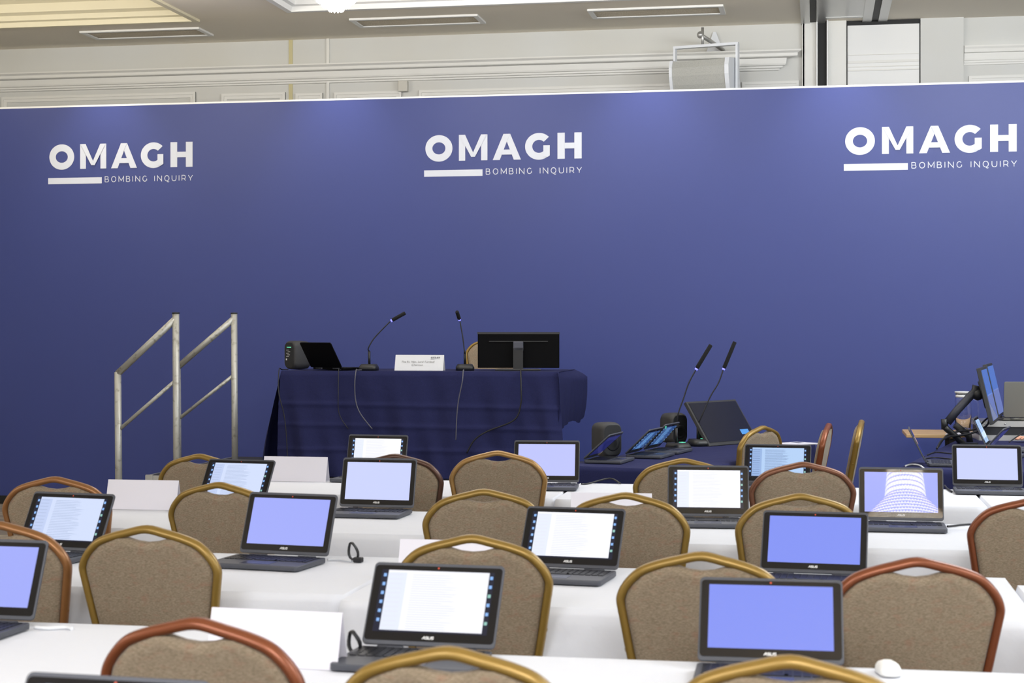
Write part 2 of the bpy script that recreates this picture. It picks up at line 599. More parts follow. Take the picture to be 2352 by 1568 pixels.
for k, t in enumerate((TR1, TR2)):
    ls = []
    for d, z in tray_prof:
        ls.append([(t[0] + d, t[2] + d, z), (t[1] - d, t[2] + d, z), (t[1] - d, t[3] - d, z), (t[0] + d, t[3] - d, z)])
    struct(MB().loops(ls, True, False, False, smooth=False).build('trim_%d' % (k + 1), M['white'] if k else mat('tray_cream', srgb(232, 224, 196), 0.5)))
# crown moulding above the backdrop, mitred at its right end
prof = [(0, 3.69), (.018, 3.695), (.02, 3.708), (.035, 3.712), (.037, 3.727), (.05, 3.731), (.055, 3.745), (.06, 3.79), (.115, 3.793), (.12, 3.80), (.12, 3.822), (.14, 3.838), (.14, 3.85), (0, 3.858)]
ls = [[(UL, WV - d, z) for d, z in prof], [(-.33 + 1.5 * d, WV - d, z) for d, z in prof]]
struct(MB().loops(ls, smooth=False).build('trim_3', M['mould']))
ls = [[(1.22, WV - d * .35, z) for d, z in prof], [(UR, WV - d * .35, z) for d, z in prof]]
struct(MB().loops(ls, smooth=False).build('trim_4', M['mould']))


def panel_frame(n, x0, x1, z1, z0=2.6, w_=.05):
    b = MB()
    for d, ww in ((.012, w_), (.022, w_ * .45)):
        for (a0, a1, c0, c1) in ((x0, x1, z1 - ww, z1), (x0, x1, z0, z0 + ww), (x0, x0 + ww, z0 + ww, z1 - ww), (x1 - ww, x1, z0 + ww, z1 - ww)):
            b.box(((a0 + a1) / 2, WV - d / 2, (c0 + c1) / 2), (a1 - a0, d, c1 - c0))
    return struct(b.build('trim_%d' % n, M['mould']))


for n, (x0, x1, z1) in enumerate(((-9.2, -7.75, 3.63), (-7.45, -5.55, 3.645), (-5.3, -4.7, 3.62), (-4.6, -4.35, 3.605), (-4.24, -3.62, 3.605), (-3.46, -1.0, 3.605), (-.62, -.14, 3.60), (-.08, -.0, 3.60), (.9, 1.18, 3.63), (1.26, 3.2, 3.6))):
    panel_frame(5 + n, x0, x1, z1)
b = MB()
b.box((-4.65, WV - .004, 3.4), (.035, .008, 1.4))
struct(b.build('trim_20', M['yellowed']))
b = MB().box((-4.3, WV - .01, 3.4), (.025, .02, 1.4))
struct(b.build('trim_21', M['mould']))
# end pilaster, slot of the folding wall, cupboard panel and pilaster to its right
struct(MB().box((-.055, WV - .03, 3.35), (.115, .06, 1.5)).box((-.1, WV - .045, 3.35), (.012, .03, 1.5)).build('trim_22', M['mould']))
struct(MB().box((.01, WV - .06, 3.35), (.012, .12, 1.5)).box((.098, WV - .06, 3.35), (.012, .12, 1.5)).build('trim_23', M['white']))
struct(MB().box((.055, WV - .03, 3.35), (.075, .04, 1.48)).build('trim_24', M['black']))
struct(MB().box((.18, WV - .03, 3.35), (.15, .06, 1.5)).build('trim_25', M['mould']))
b = MB()
b.box((.56, WV - .015, 3.33), (.59, .03, 1.44))
struct(b.build('door_1', M['white']))
struct(MB().box((.56, WV - .012, 4.07), (.6, .024, .045)).box((.259, WV - .016, 3.33), (.008, .03, 1.5)).box((.86, WV - .016, 3.33), (.008, .03, 1.5)).build('trim_26', M['black']))
b = MB()
for z, h_ in ((3.80, .006), (3.74, .02), (3.70, .008), (3.67, .012)):
    b.box((.56, WV - .034, z), (.585, .012, h_))
struct(b.build('trim_27', M['mould']))
struct(MB().box((1.04, WV - .02, 3.35), (.35, .04, 1.48)).build('trim_28', M['wall']))
# folding wall tracks in the ceiling
b = MB()
for u0 in (-0.02, 0.49):
    for du in (-.065, .065):
        b.box((u0 + du, 13.2, CH - .008), (.075, 2.2, .016))
b.box((.24, 14.05, CH - .006), (.42, .05, .012))
b.box((.24, 13.2, CH - .004), (.34, 1.7, .008))
struct(b.build('trim_29', M['alu']))
b = MB()
for u0 in (-0.02, 0.49):
    b.box((u0, 13.2, CH - .003), (.05, 2.2, .01))
struct(b.build('trim_30', M['black']))

# ceiling grilles
vb_mesh = None
for u0, v0, lab in ((-5.78, 13.72, 'slotted ceiling grille above left end of backdrop, below tray moulding'), (-3.3, 13.58, 'slotted ceiling grille just right of the round chandelier'), (-1.28, 13.54, 'slotted ceiling grille above the wall loudspeaker')):
    e = empty('ceiling_vent', (u0, v0, CH), 0, lab, 'vent', 'ceiling grilles above the backdrop')
    fr = MB()
    W_, D_ = 1.1, .36
    for c, s in (((0, -D_ / 2 + .02, -.008), (W_, .04, .016)), ((0, D_ / 2 - .02, -.008), (W_, .04, .016)), ((-W_ / 2 + .02, 0, -.008), (.04, D_ - .08, .016)), ((W_ / 2 - .02, 0, -.008), (.04, D_ - .08, .016))):
        fr.box(c, s)
    fr.build('frame', M['white'], e)
    g = MB().box((0, 0, -.003), (W_ - .07, D_ - .07, .004))
    for k in range(9):
        g.box((0, -D_ / 2 + .06 + k * .03, -.007), (W_ - .08, .006, .006))
    g.build('grille', M['vent'], e)

# ------------------------------------------------------------------ blue backdrop
bd = empty('backdrop', (0, BV, 0), 0, 'long blue printed backdrop wall with three white logos', 'backdrop')
MB().box((-2.2, .05, 1.712), (13.6, .1, 3.3)).build('panel', M['backdrop'], bd)
MB().box((-2.2, .05, 3.368), (13.6, .104, .014)).build('top_rail', M['white'], bd)
MB().box((-2.2, .045, .035), (13.6, .12, .07)).build('plinth', M['black'], bd)
for u0, z0 in ((-6.385, 2.838), (-3.115, 2.846), (.225, 2.836)):
    b = MB()
    omagh(b, facing(u0, -.0025, z0), .2085)
    b.build('logo', M['logo'], bd)

# wall sensor box
tag(MB().box((-3.6, WV - .03, 3.64), (.085, .06, .095)).build('sensor_box', mat('beige_plastic', srgb(205, 202, 192), .5), bevel=.006), 'small beige box on wall above middle logo, under moulding', 'sensor')

# ------------------------------------------------------------------ wall loudspeaker
sp = empty('wall_speaker', (-.90, WV - .42, 3.345), R(-13), 'grey grilled white loudspeaker hung on wall bracket above backdrop', 'loudspeaker')
poly = [(-.27, 0)] + [(-.27 + .54 * k / 10, 0) for k in range(1, 11)]
side = [(-.11, 0), (-.155, .06), (-.175, .14), (-.18, .22), (-.175, .3), (-.155, .37), (-.11, .42), (.14, .36), (.14, .06)]


def sidepr(x0, x1, pr):
    return [[(x0, y, z) for y, z in pr], [(x1, y, z) for y, z in pr]]


PT = Matrix.Translation((0, 0, .2)) @ Matrix.Rotation(R(20), 4, 'X') @ Matrix.Translation((0, 0, -.2))
MB().loops(sidepr(-.235, .215, [(y * .96, .02 + z * .93) for y, z in side]), smooth=False, T=PT).build('grille', M['spk'], sp)
MB().loops(sidepr(.215, .25, side), smooth=False, T=PT).build('side_panel', M['spkw'], sp)
MB().loops(sidepr(-.26, -.235, side), smooth=False, T=PT).build('side_panel', M['spkw'], sp)
MB().box((.17, -.176, .13), (.045, .01, .028), 0, PT).build('badge', M['black'], sp)
MB().box((0, .0, .505), (.56, .05, .022)).box((-.27, 0, .34), (.018, .05, .31)).box((.27, 0, .31), (.018, .06, .37)).build('yoke', M['spkw'], sp)
pl = MB()
pl.prism([(-.11, -.1), (.13, -.1), (.02, .21), (-.005, .21)], 0, .008, 0, Matrix.Rotation(R(13), 4, 'Z') @ Matrix.Translation((.04, .405, .48)) @ Matrix.Rotation(PI / 2, 4, 'X'))
pl.build('mounting_plate', M['spkw'], sp)
MB().sweep([(.03, .4, .53), (-.01, .2, .57), (-.05, .0, .6)], .018).ball((-.05, 0, .6), .03).sweep([(-.03, 0, .5), (-.03, 0, .66)], .012).build('ball_arm', M['alu'], sp)
MB().lathe([(.014, .36), (.014, .39)], 10).build('bolt', M['plastic2'], sp, loc=(.29, 0, -.28))


# ------------------------------------------------------------------ chandeliers
def chandelier(loc, tiers, label, power, rod_top, cm='crystal'):
    e = empty('chandelier', loc, 0, label, 'chandelier')
    for r_, z_, h_ in tiers:
        b = MB()
        n = max(8, int(2 * PI * r_ / .021))
        for k in range(n):
            q = 2 * PI * k / n
            x, y = r_ * math.cos(q), r_ * math.sin(q)
            b.lathe([(.001, z_ - h_), (.011, z_ - h_ * .75), (.012, z_ - h_ * .3), (.003, z_)], 6, 0, None, (x, y))
        b.build('crystal_tier', M[cm], e)
        MB().lathe([(r_ + .006, z_ - .004), (r_ + .006, z_ + .004), (r_ - .02, z_ + .004), (r_ - .02, z_ - .004)], 28).build('tier_ring', M['gilt'], e)
    MB().sweep([(0, 0, tiers[0][1]), (0, 0, rod_top)], .01).build('rod', M['gilt'], e)
    d = bpy.data.lights.new('chandelier_lamp', 'POINT')
    d.energy = power
    d.color = (1, .95, .86)
    d.shadow_soft_size = .2
    lo = bpy.data.objects.new('lamp', d)
    lo.location = (0, 0, tiers[-1][1] - tiers[-1][2] - .12)
    lo.parent = e
    COL.objects.link(lo)
    return e


tiers = []
for k in range(13, -1, -1):
    r_ = [.035, .07, .095, .113, .126, .136, .143, .148, .15, .15, .148, .144, .138, .13][k]
    tiers.append((r_ * 1.22, .046 + k * .028, .046))
X_, Y_ = (772 - 1176) / FPX * 10.4, 10.4
u_, v_ = uv(X_, Y_)
chandelier((u_, v_, 3.475), tiers, 'glowing round tiered crystal chandelier at top edge of photo', 22, 1.0, 'crystal_soft')
tiers2 = [(.115 + .004 * k + (.0 if k < 7 else .03 * (k - 6)), .9 - k * .042, .05) for k in range(17)]
chandelier((.484, 1.075, 3.05), tiers2, 'tall crystal chandelier hanging above the audience, reflected in a laptop', 30, 1.2)


# ------------------------------------------------------------------ tables and cloths
def cloth_mesh(w_, d_, z, drop, amp=.012, ph=0.0, r=.03, hem=0.0, seed=1):
    rnd = random.Random(seed)
    per = []
    nx, ny = max(4, int(w_ / .045)), max(4, int(d_ / .045))
    base = []
    for i in range(nx):
        base.append((-w_ / 2 + w_ * i / nx, -d_ / 2, 0, -1))
    for i in range(ny):
        base.append((w_ / 2, -d_ / 2 + d_ * i / ny, 1, 0))
    for i in range(nx):
        base.append((w_ / 2 - w_ * i / nx, d_ / 2, 0, 1))
    for i in range(ny):
        base.append((-w_ / 2, d_ / 2 - d_ * i / ny, -1, 0))
    n = len(base)
    nn = []
    for i in range(n):
        a, c = base[i - 1], base[i]
        v_ = Vector((a[2] + c[2], a[3] + c[3]))
        nn.append(v_.normalized() if v_.length else Vector((c[2], c[3])))
    fr = [rnd.uniform(0, 6.28) for _ in range(4)]
    ls = []
    K = 9
    for k in range(K + 1):
        t = k / K
        zz = z - (.004 if k == 0 else 0) - drop * t ** 1.1 if k else z
        l = []
        for i in range(n):
            s = i * .045
            wv = math.sin(s * 9 + fr[0]) * .6 + math.sin(s * 17 + fr[1] + 2 * t) * .4 + math.sin(s * 4.1 + fr[2]) * .5
            off = .006 + (amp * (1 + wv)) * t ** .8 if k else 0
            hemz = hem * math.sin(s * 3 + fr[3]) * t
            l.append((base[i][0] + nn[i].x * off, base[i][1] + nn[i].y * off, zz + hemz))
        ls.append(l)
    return MB().loops(ls, True, True, False)


def conf_table(cx, cy, w_, d_, rz, cloth, drop, tlabel, clabel, grp, amp=.012, z=.74, floor=0.0, hem=.006, seed=1, tgroup=None):
    e = empty('folding_table', (cx, cy, floor), rz, tlabel, 'table', tgroup)
    MB().box((0, 0, z - .018), (w_ - .01, d_ - .01, .026)).build('tabletop', M['wood'], e)
    for sx in (-1, 1):
        for sy in (-1, 1):
            MB().sweep([(sx * (w_ / 2 - .15), sy * (d_ / 2 - .07), z - .03), (sx * (w_ / 2 - .15), sy * (d_ / 2 - .07), 0)], .013).build('leg', M['plastic2'], e)
    c = cloth_mesh(w_, d_, z, drop, amp, seed=seed, hem=hem).build('tablecloth', cloth)
    c.location = (cx, cy, floor + .001)
    c.rotation_euler = (0, 0, rz)
    tag(c, clabel, 'tablecloth', grp)
    return e


rows = [
    # name words, v_front, depth, [(u0,u1,dv)]
    ('nearest', 2.90, .76, [(-3.0, -1.2, .2), (-1.17, .65, 0), (.68, 2.5, 0)]),
    ('second nearest', 4.32, .75, [(-3.1, -1.285, .10), (-1.265, .55, 0), (.57, 2.39, -.14)]),
    ('third', 5.70, .75, [(-2.85, -1.03, .06), (-1.01, .81, -.01), (.83, 2.63, 0)]),
    ('farthest', 7.12, .76, [(-2.95, -1.13, .0), (-1.11, .70, -.02), (.72, 2.53, 0)]),
]
pos = ('left end', 'middle', 'right end')
k = 0
for rn, vf, dp, segs in rows:
    for (u0, u1, dv), pn in zip(segs, pos):
        k += 1
        conf_table((u0 + u1) / 2, vf + dv + dp / 2, u1 - u0, dp, 0, M['cloth'], .26,
                   'folding table under the white cloth at %s of the %s audience row' % (pn, rn),
                   'white cloth draped on table at %s of the %s audience row' % (pn, rn), 'white tablecloths of the audience rows', seed=k, tgroup='tables of the audience rows')
conf_table(-1.35, 1.83, 1.8, .75, 0, M['cloth'], .26, 'folding table under white cloth nearest the camera, below frame', 'white cloth on table nearest the camera, below the bottom-left laptop', 'white tablecloths of the audience rows', seed=33, tgroup='tables of the audience rows')

# witness table (middle right), control table (right edge)
T2A, T2P, T2W, T2L = (.285, 8.97), 25.0, .75, 2.4


def slanted(A, psi, w_, l_):
    s, c = math.sin(R(psi)), math.cos(R(psi))
    X = A[0] + w_ / 2 * c + l_ / 2 * s
    Y = A[1] - w_ / 2 * s + l_ / 2 * c
    return uv(X, Y)


cx, cy = slanted(T2A, T2P, T2W, T2L)
conf_table(cx, cy, T2W, T2L, rz_of(T2P), M['navy'], .28, 'table under dark blue cloth to right of the stage', 'dark blue cloth on table right of stage with three laptops', None, .014, seed=51)
T3A, T3P, T3W, T3L = (2.06, 8.80), 22.0, .80, 2.75
cx, cy = slanted(T3A, T3P, T3W, T3L)
conf_table(cx, cy, T3W, T3L, rz_of(T3P), M['navy'], .28, 'table under dark blue cloth at right edge of photo', 'dark blue cloth on control table at right edge', None, .014, seed=57)
# bare wooden table behind the control table
cx, cy = uv(3.45, 11.85)
wt = empty('wooden_table', (cx, cy, 0), 0, 'bare beech-topped table behind control desk at right edge', 'table')
MB().box((0, 0, .73), (1.25, .6, .025)).build('tabletop', M['wood'], wt, bevel=.004)
for sx in (-.3, .5):
    for sy in (-.2, .24):
        MB().box((sx, sy, .358), (.04, .04, .716)).build('leg', M['plastic2'], wt)

# ------------------------------------------------------------------ stage, steps rail, stage table
SZ = .48
sU0, sV0 = uv(-2.47, 11.42)
st = empty('stage_platform', (0, 0, 0), 0, 'low dark stage platform with metal edge below backdrop', 'stage')
sU1 = sU0 + 3.25
sV1 = 12.45
MB().box(((sU0 + sU1) / 2, (sV0 - .12 + sV1) / 2, SZ - .03), (sU1 - sU0, sV1 - sV0 + .12, .06)).build('deck', M['stage'], st)
MB().box(((sU0 + sU1) / 2, sV0 - .125, SZ - .02), (sU1 - sU0 + .02, .012, .05)).box((sU0 - .005, (sV0 - .12 + sV1) / 2, SZ - .02), (.012, sV1 - sV0 + .12, .05)).box((sU0 + .02, sV0 - .128, SZ - .03), (.05, .02, .08)).build('edge_profile', M['alu'], st)
MB().box(((sU0 + sU1) / 2, (sV0 - .1 + sV1) / 2, (SZ - .06) / 2), (sU1 - sU0 - .04, sV1 - sV0 + .06, SZ - .06)).build('skirt', M['black'], st)
# steps at the left end
se = empty('stage_steps', (sU0 - .02, 0, 0), 0, 'dark stage steps between the handrails left of stage', 'steps')
for k, (d0, hh) in enumerate(((-.58, .16), (-.30, .32))):
    MB().box((d0 + .13, 11.6, hh - .02), (.27, .9, .04)).build('tread', M['stage'], se)
for yy in (11.13, 12.07):
    b = MB()
    b.prism([(-.6, 0), (-.02, 0), (-.02, .40), (-.1, .40), (-.6, .12)], -.02, .02, 0, Matrix.Translation((0, yy, 0)) @ Matrix.Rotation(PI / 2, 4, 'X'))
    b.build('stringer', M['alu'], se)


def handrail(Xl, Xu, Y, ztop, zlow, lab, r_):
    ul, vl = uv(Xl, Y)
    uu, vu = uv(Xu, Y)
    vl = vu = (vl + vu) / 2
    e = empty('handrail', (ul, vl, 0), 0, lab, 'handrail', 'stage step handrails')
    L_ = uu - ul
    MB().sweep([(L_, 0, .02), (L_ - .01, 0, ztop)], r_, seg=16).build('upper_post', M['steel'], e)
    MB().sweep([(.01, 0, 0.02), (0, 0, zlow)], r_, seg=16).build('lower_post', M['steel'], e)
    MB().sweep([(0, 0, zlow - .01), (L_ - .01, 0, ztop - .035)], r_ * .98, seg=16).build('top_rail', M['steel'], e)
    MB().sweep([(.01, 0, zlow - .4), (L_ - .01, 0, ztop - .46)], r_ * .55, seg=12).build('mid_rail', M['steel'], e)
    MB().lathe([(r_ + .002, ztop), (r_ + .002, ztop + .008), (.002, ztop + .01)], 16, 0, None, (L_ - .01, 0)).build('end_cap', M['plastic'], e)
    return e


handrail((265 - 1176) / FPX * 11.45, (412 - 1176) / FPX * 11.45, 11.45, 1.59, 1.185, 'nearer of two grey metal tube handrails left of the stage table', .0240)
handrail((403 - 1176) / FPX * 12.5, (545 - 1176) / FPX * 12.5, 12.5, 1.60, 1.205, 'farther grey metal tube handrail, directly left of the stage table', .0240)

# stage table: top 1.20 above the floor
tX0, tX1 = (639 - 1176) / FPX * 11.2, (1287 - 1176) / FPX * 10.98
tu0, tv0 = uv(tX0, 11.2)
tu1, tv1 = uv(tX1, 10.98)
TZ = 1.2
tV = (tv0 + tv1) / 2
tW = tu1 - tu0
tU = (tu0 + tu1) / 2
e = empty('folding_table', (tU, tV + .375, SZ), 0, 'table under the dark blue cloth on the stage', 'table')
MB().box((0, 0, TZ - SZ - .02), (tW - .02, .73, .026)).build('tabletop', M['wood'], e)
for sx in (-1, 1):
    for sy in (-1, 1):
        MB().sweep([(sx * (tW / 2 - .2), sy * .3, TZ - SZ - .03), (sx * (tW / 2 - .2), sy * .3, 0)], .013).build('leg', M['plastic2'], e)
# cloth with a front fall, flaring left corner and a short right wing
b = MB()
nx, nz = 110, 60
fr = [random.uniform(0, 6) for _ in range(6)]
grid = []
for j in range(nz + 1):
    t = j / nz
    row = []
    for i in range(nx + 1):
        s = i / nx
        x = -tW / 2 + tW * s
        z = TZ - .012 * (1 if j else 0) - t * (TZ - SZ - .02)
        edge_l = max(0, 1 - s / .10)
        edge_r = max(0, (s - .90) / .10)
        x += -edge_l * .03 * t + edge_r * .05 * t
        wv = .014 * math.sin(s * 38 + fr[0] + 2.2 * t) + .016 * math.sin(s * 17 + fr[1] - 3.2 * t) + .009 * math.sin(s * 71 + fr[2] - 5 * t)
        cre = .007 * (math.exp(-((t - .30 - .03 * s) / .02) ** 2) + math.exp(-((t - .50 - .03 * s) / .02) ** 2) + math.exp(-((t - .74) / .02) ** 2))
        tri = .05 * math.exp(-((s - .62 - .1 * t) / .05) ** 2) * t + .05 * math.exp(-((s - .93 - .06 * t) / .03) ** 2) * t + .04 * math.exp(-((s - .10 + .06 * (1 - t)) / .025) ** 2) * t
        y = -.012 * (1 if j else 0) - (wv + .02) * t ** .7 - tri - cre
        row.append((x, y, z))
    grid.append(row)
b.loops(grid, False, False, False)
# top
b.add([(-tW / 2, 0, TZ), (tW / 2, 0, TZ), (tW / 2, .76, TZ), (-tW / 2, .76, TZ)], [(0, 1, 2, 3)])
# right wing: hangs from the right edge, bulging outwards
grid = []
for j in range(15):
    t = j / 14
    row = []
    for i in range(25):
        s = i / 24
        hang = .36 + .02 * math.sin(s * 7 + 1) - (.05 * (s - .8) / .2 if s > .8 else 0)
        out_ = (.01 + .08 * s) * min(1, t * 9) - .03 * t ** 3 + .02 * t * (1 - s)
        row.append((tW / 2 - .006 + out_ + .006 * math.sin(s * 40) * t, -.03 + .79 * s + .03 * s * t, TZ - .004 * min(1, t * 9) - hang * t))
    grid.append(row)
b.loops(grid, False, False, False)
# left wing flares out to a pointed corner
grid = []
for j in range(15):
    t = j / 14
    row = []
    for i in range(17):
        s = i / 16
        hang = .56 + .12 * (1 - s)
        flare = (.17 * t - .05 * t ** 4) * math.exp(-((s - .15) / .3) ** 2) + .03 * t
        row.append((-tW / 2 - flare - .01 * math.sin(s * 30) * t, .76 * s - .01 * t, TZ - hang * t))
    grid.append(row)
b.loops(grid, False, False, False)
o = b.build('tablecloth', M['navy'])
o.location = (tU, tV, 0)
tag(o, 'dark navy cloth draped over the table on the stage', 'tablecloth')


# ------------------------------------------------------------------ chairs
HC = .94
half = [(0, .011), (.055, .022), (.108, .036), (.145, .051), (.171, .073), (.189, .097), (.198, .119), (.198, .137), (.193, .167), (.176, .271), (.156, .38), (.145, .46)]
pin = [(0, .047), (.03, .044), (.058, .036), (.083, .031), (.112, .044), (.142, .059), (.164, .08), (.180, .102), (.187, .122), (.187, .14), (.182, .169), (.165, .272), (.145, .38), (.134, .45)]
K_ = .19


def bp(x, d, off=0.0):
    return (x, K_ * d + off, HC - d)


def make_chair(frame_mat):
    e = bpy.data.objects.new('banquet_chair', None)
    e.empty_display_size = .1
    COL.objects.link(e)
    path = smooth_path([bp(x, d) for x, d in [(-a, c) for a, c in half[::-1]]] + [bp(x, d) for x, d in half[1:]], 4)
    fb = MB().sweep(path, .0115, .017, depth=(0, 1, .19), seg=10)
    for sx in (-1, 1):
        for x, d in ((.1945, .155), (.180, .25), (.163, .345)):
            fb.ball((sx * x, K_ * d, HC - d), .0128, 8, 6)
    fb.build('back_frame', frame_mat, e)
    # padded back
    op = [(x, d) for x, d in pin] + [(-x, d) for x, d in pin[:0:-1]]
    c = (0, .26)
    ls = []
    for k, off in ((.90, -.016), (.965, -.014), (1.0, -.006), (1.0, .014), (.965, .026), (.88, .032)):
        ls.append([bp(x * k, c[1] + (d - c[1]) * (k if abs(x) > .08 or d > .1 else k), off) for x, d in op])
    MB().loops(ls).build('backrest', M['fabric'], e)
    # seat
    sb = MB()
    ls = []
    for k, z in ((.90, .405), (1.0, .415), (1.0, .45), (.97, .465), (.85, .473)):
        ls.append([(p[0] * k, .315 + p[1] * k, z) for p in rrect(.43, .42, .06, 5)])
    sb.loops(ls).build('seat', M['fabric'], e)
    MB().rbox((0, .315, .395), (.41, .40, .02), .05).build('seat_frame', frame_mat, e)
    for sx in (-1, 1):
        MB().sweep(smooth_path([bp(sx * .145, .458), (sx * .15, .10, .40), (sx * .165, .05, .22), (sx * .18, -.03, 0.004)], 3), .0115, .013, seg=8).build('leg', frame_mat, e)
        MB().sweep(smooth_path([(sx * .175, .49, .40), (sx * .185, .515, .2), (sx * .19, .53, .004)], 3), .0115, .013, seg=8).build('leg', frame_mat, e)
    return e


chair_proto = {}
# kind, X, Y, psi (camera ground axes), size factor, label, group
GA = 'banquet chairs of the audience rows'
CHAIRS = [
    ('gold', -.107, 2.780, 12, 1, 'gold-framed chair at bottom edge in front of the large white-screen laptop', GA),
    ('gold', .455, 2.705, 10, 1, 'gold-framed chair at bottom edge below the large blue-screen laptop', GA),
    ('copper', -.585, 3.060, 17, 1, 'orange-brown framed chair nearest camera at bottom left', GA),
    ('gold', -.999, 4.516, 13, 1, 'gold-framed chair between blue laptops on left, fully in view', GA),
    ('gold', -.104, 4.311, 8, 1, 'gold-framed chair directly behind the large white-screen laptop', GA),
    ('gold', .455, 3.975, 12, 1, 'gold-framed chair left of red-brown chair, partly behind large blue laptop', GA),
    ('copper', .950, 3.875, 1, 1, 'large red-brown framed chair in the lower right, full back in view', GA),
    ('bronze', -1.435, 4.61, 10, 1, 'bronze-framed chair cut by left edge behind the cropped blue laptop', GA),
    ('bronze', -1.668, 6.03, 8, 1, 'orange-brown framed chair at far left behind tilted pale-screen laptop', GA),
    ('gold', -1.030, 5.810, 18, 1, 'gold-framed chair left of the blue laptop, below the tilted document laptop', GA),
    ('gold', -.095, 5.560, 3, 1, 'gold-framed chair right of the lavender laptop, in front of tan-framed chair', GA),
    ('gold', .374, 5.440, 13, 1, 'gold-framed chair partly hidden by the middle white-screen laptop', GA),
    ('gold', .942, 5.410, 0, 1, 'gold-framed chair behind the blue-violet laptop with streaked reflection', GA),
    ('copper', 1.668, 5.270, 8, 1, 'red-brown framed chair cut off by the right edge of photo', GA),
    ('gold', -1.352, 7.150, 18, 1, 'gold-framed chair by the stage handrails behind document laptop', GA),
    ('dark', -.506, 7.150, 6, 1, 'dark brown framed chair in front of stage table behind lavender laptop', GA),
    ('tan', -.062, 7.115, 6, 1.017, 'tan-framed chair alone in front of the stage table, full top in view', GA),
    ('gold', .715, 6.900, 2, 1, 'gold-framed chair left of and behind the white-screen laptop before witness table', GA),
    ('brown', 1.150, 6.530, 1, 1.015, 'dull brown framed chair between white-screen laptop and chandelier-reflecting laptop', GA),
    ('gold', 1.41, 9.28, -48, 1, 'gold-framed chair turned left at the dark blue witness table', None),
    ('copper', 1.832, 9.55, -74, 1, 'reddish-framed chair seen side-on, left one of two by backdrop', None),
    ('gold', 2.095, 9.90, -76, 1, 'gold-framed chair seen side-on, right one of two by backdrop', None),
]
for i, (k, X_, Y_, psi, sc_, lab, grp) in enumerate(CHAIRS):
    if k not in chair_proto:
        c = make_chair(M['frame_' + k])
        chair_proto[k] = c
    else:
        c = copy_tree(chair_proto[k])
    u_, v_ = uv(X_, Y_)
    c.location = (u_, v_, 0)
    c.rotation_euler = (0, 0, rz_of(psi))
    c.scale = (sc_, sc_, sc_)
    tag(c, lab, 'chair', grp)
    if not grp and 'group' in c:
        del c['group']
# the chair on the stage faces the audience
c = copy_tree(chair_proto['gold'])
u_, v_ = uv(-.14, 12.35)
c.location = (u_, v_, SZ)
c.rotation_euler = (0, 0, PI + rz_of(6))
tag(c, 'gold-framed chair on stage behind the black monitor', 'chair')
if 'group' in c:
    del c['group']

# ------------------------------------------------------------------ laptops
LW, LD, LH = .31, .212, .205


def display_mesh(kind):
    """screen content in lid plane: x across, y up, 0..; returns MB and materials"""
    W_, H_ = .268, .152
    b = MB()
    if kind[0] == 'plain':
        b.quad((-W_ / 2, 0, 0), (W_ / 2, 0, 0), (W_ / 2, H_, 0), (-W_ / 2, H_, 0), 0)
        return b, [M[kind[1]]]
    tone = kind[1]
    mats_ = [M['desktop'], M['page_' + tone], M['side_' + tone], M['line_' + tone], M['icon'], M['icon2']]
    b.quad((-W_ / 2, 0, 0), (W_ / 2, 0, 0), (W_ / 2, H_, 0), (-W_ / 2, H_, 0), 0)
    x0, x1, y0, y1 = -W_ / 2 + .016, W_ / 2 - .012, .004, H_ - .001
    b.quad((x0, y0, .0004), (x1, y0, .0004), (x1, y1, .0004), (x0, y1, .0004), 1)
    b.quad((x0, y0, .0007), (x0 + .045, y0, .0007), (x0 + .045, y1 - .006, .0007), (x0, y1 - .006, .0007), 2)
    rnd = random.Random(3)
    for k in range(24):
        y = y1 - .012 - k * .0057
        b.quad((x0 + .06, y, .001), (x0 + .06 + rnd.uniform(.07, .12), y, .001), (x0 + .06 + rnd.uniform(.07, .12), y + .0018, .001), (x0 + .06, y + .0018, .001), 3)
        if k % 2 == 0:
            b.quad((x0 + .004, y, .001), (x0 + .036, y, .001), (x0 + .036, y + .0018, .001), (x0 + .004, y + .0018, .001), 3)
    for k in range(6):
        for sx, m in ((-W_ / 2 + .009, 4), (W_ / 2 - .006, 4 + (k % 3 == 2))):
            y = H_ - .014 - k * .022
            b.quad((sx - .0035, y - .004, .001), (sx + .0035, y - .004, .001), (sx + .0035, y + .004, .001), (sx - .0035, y + .004, .001), m)
    return b, mats_


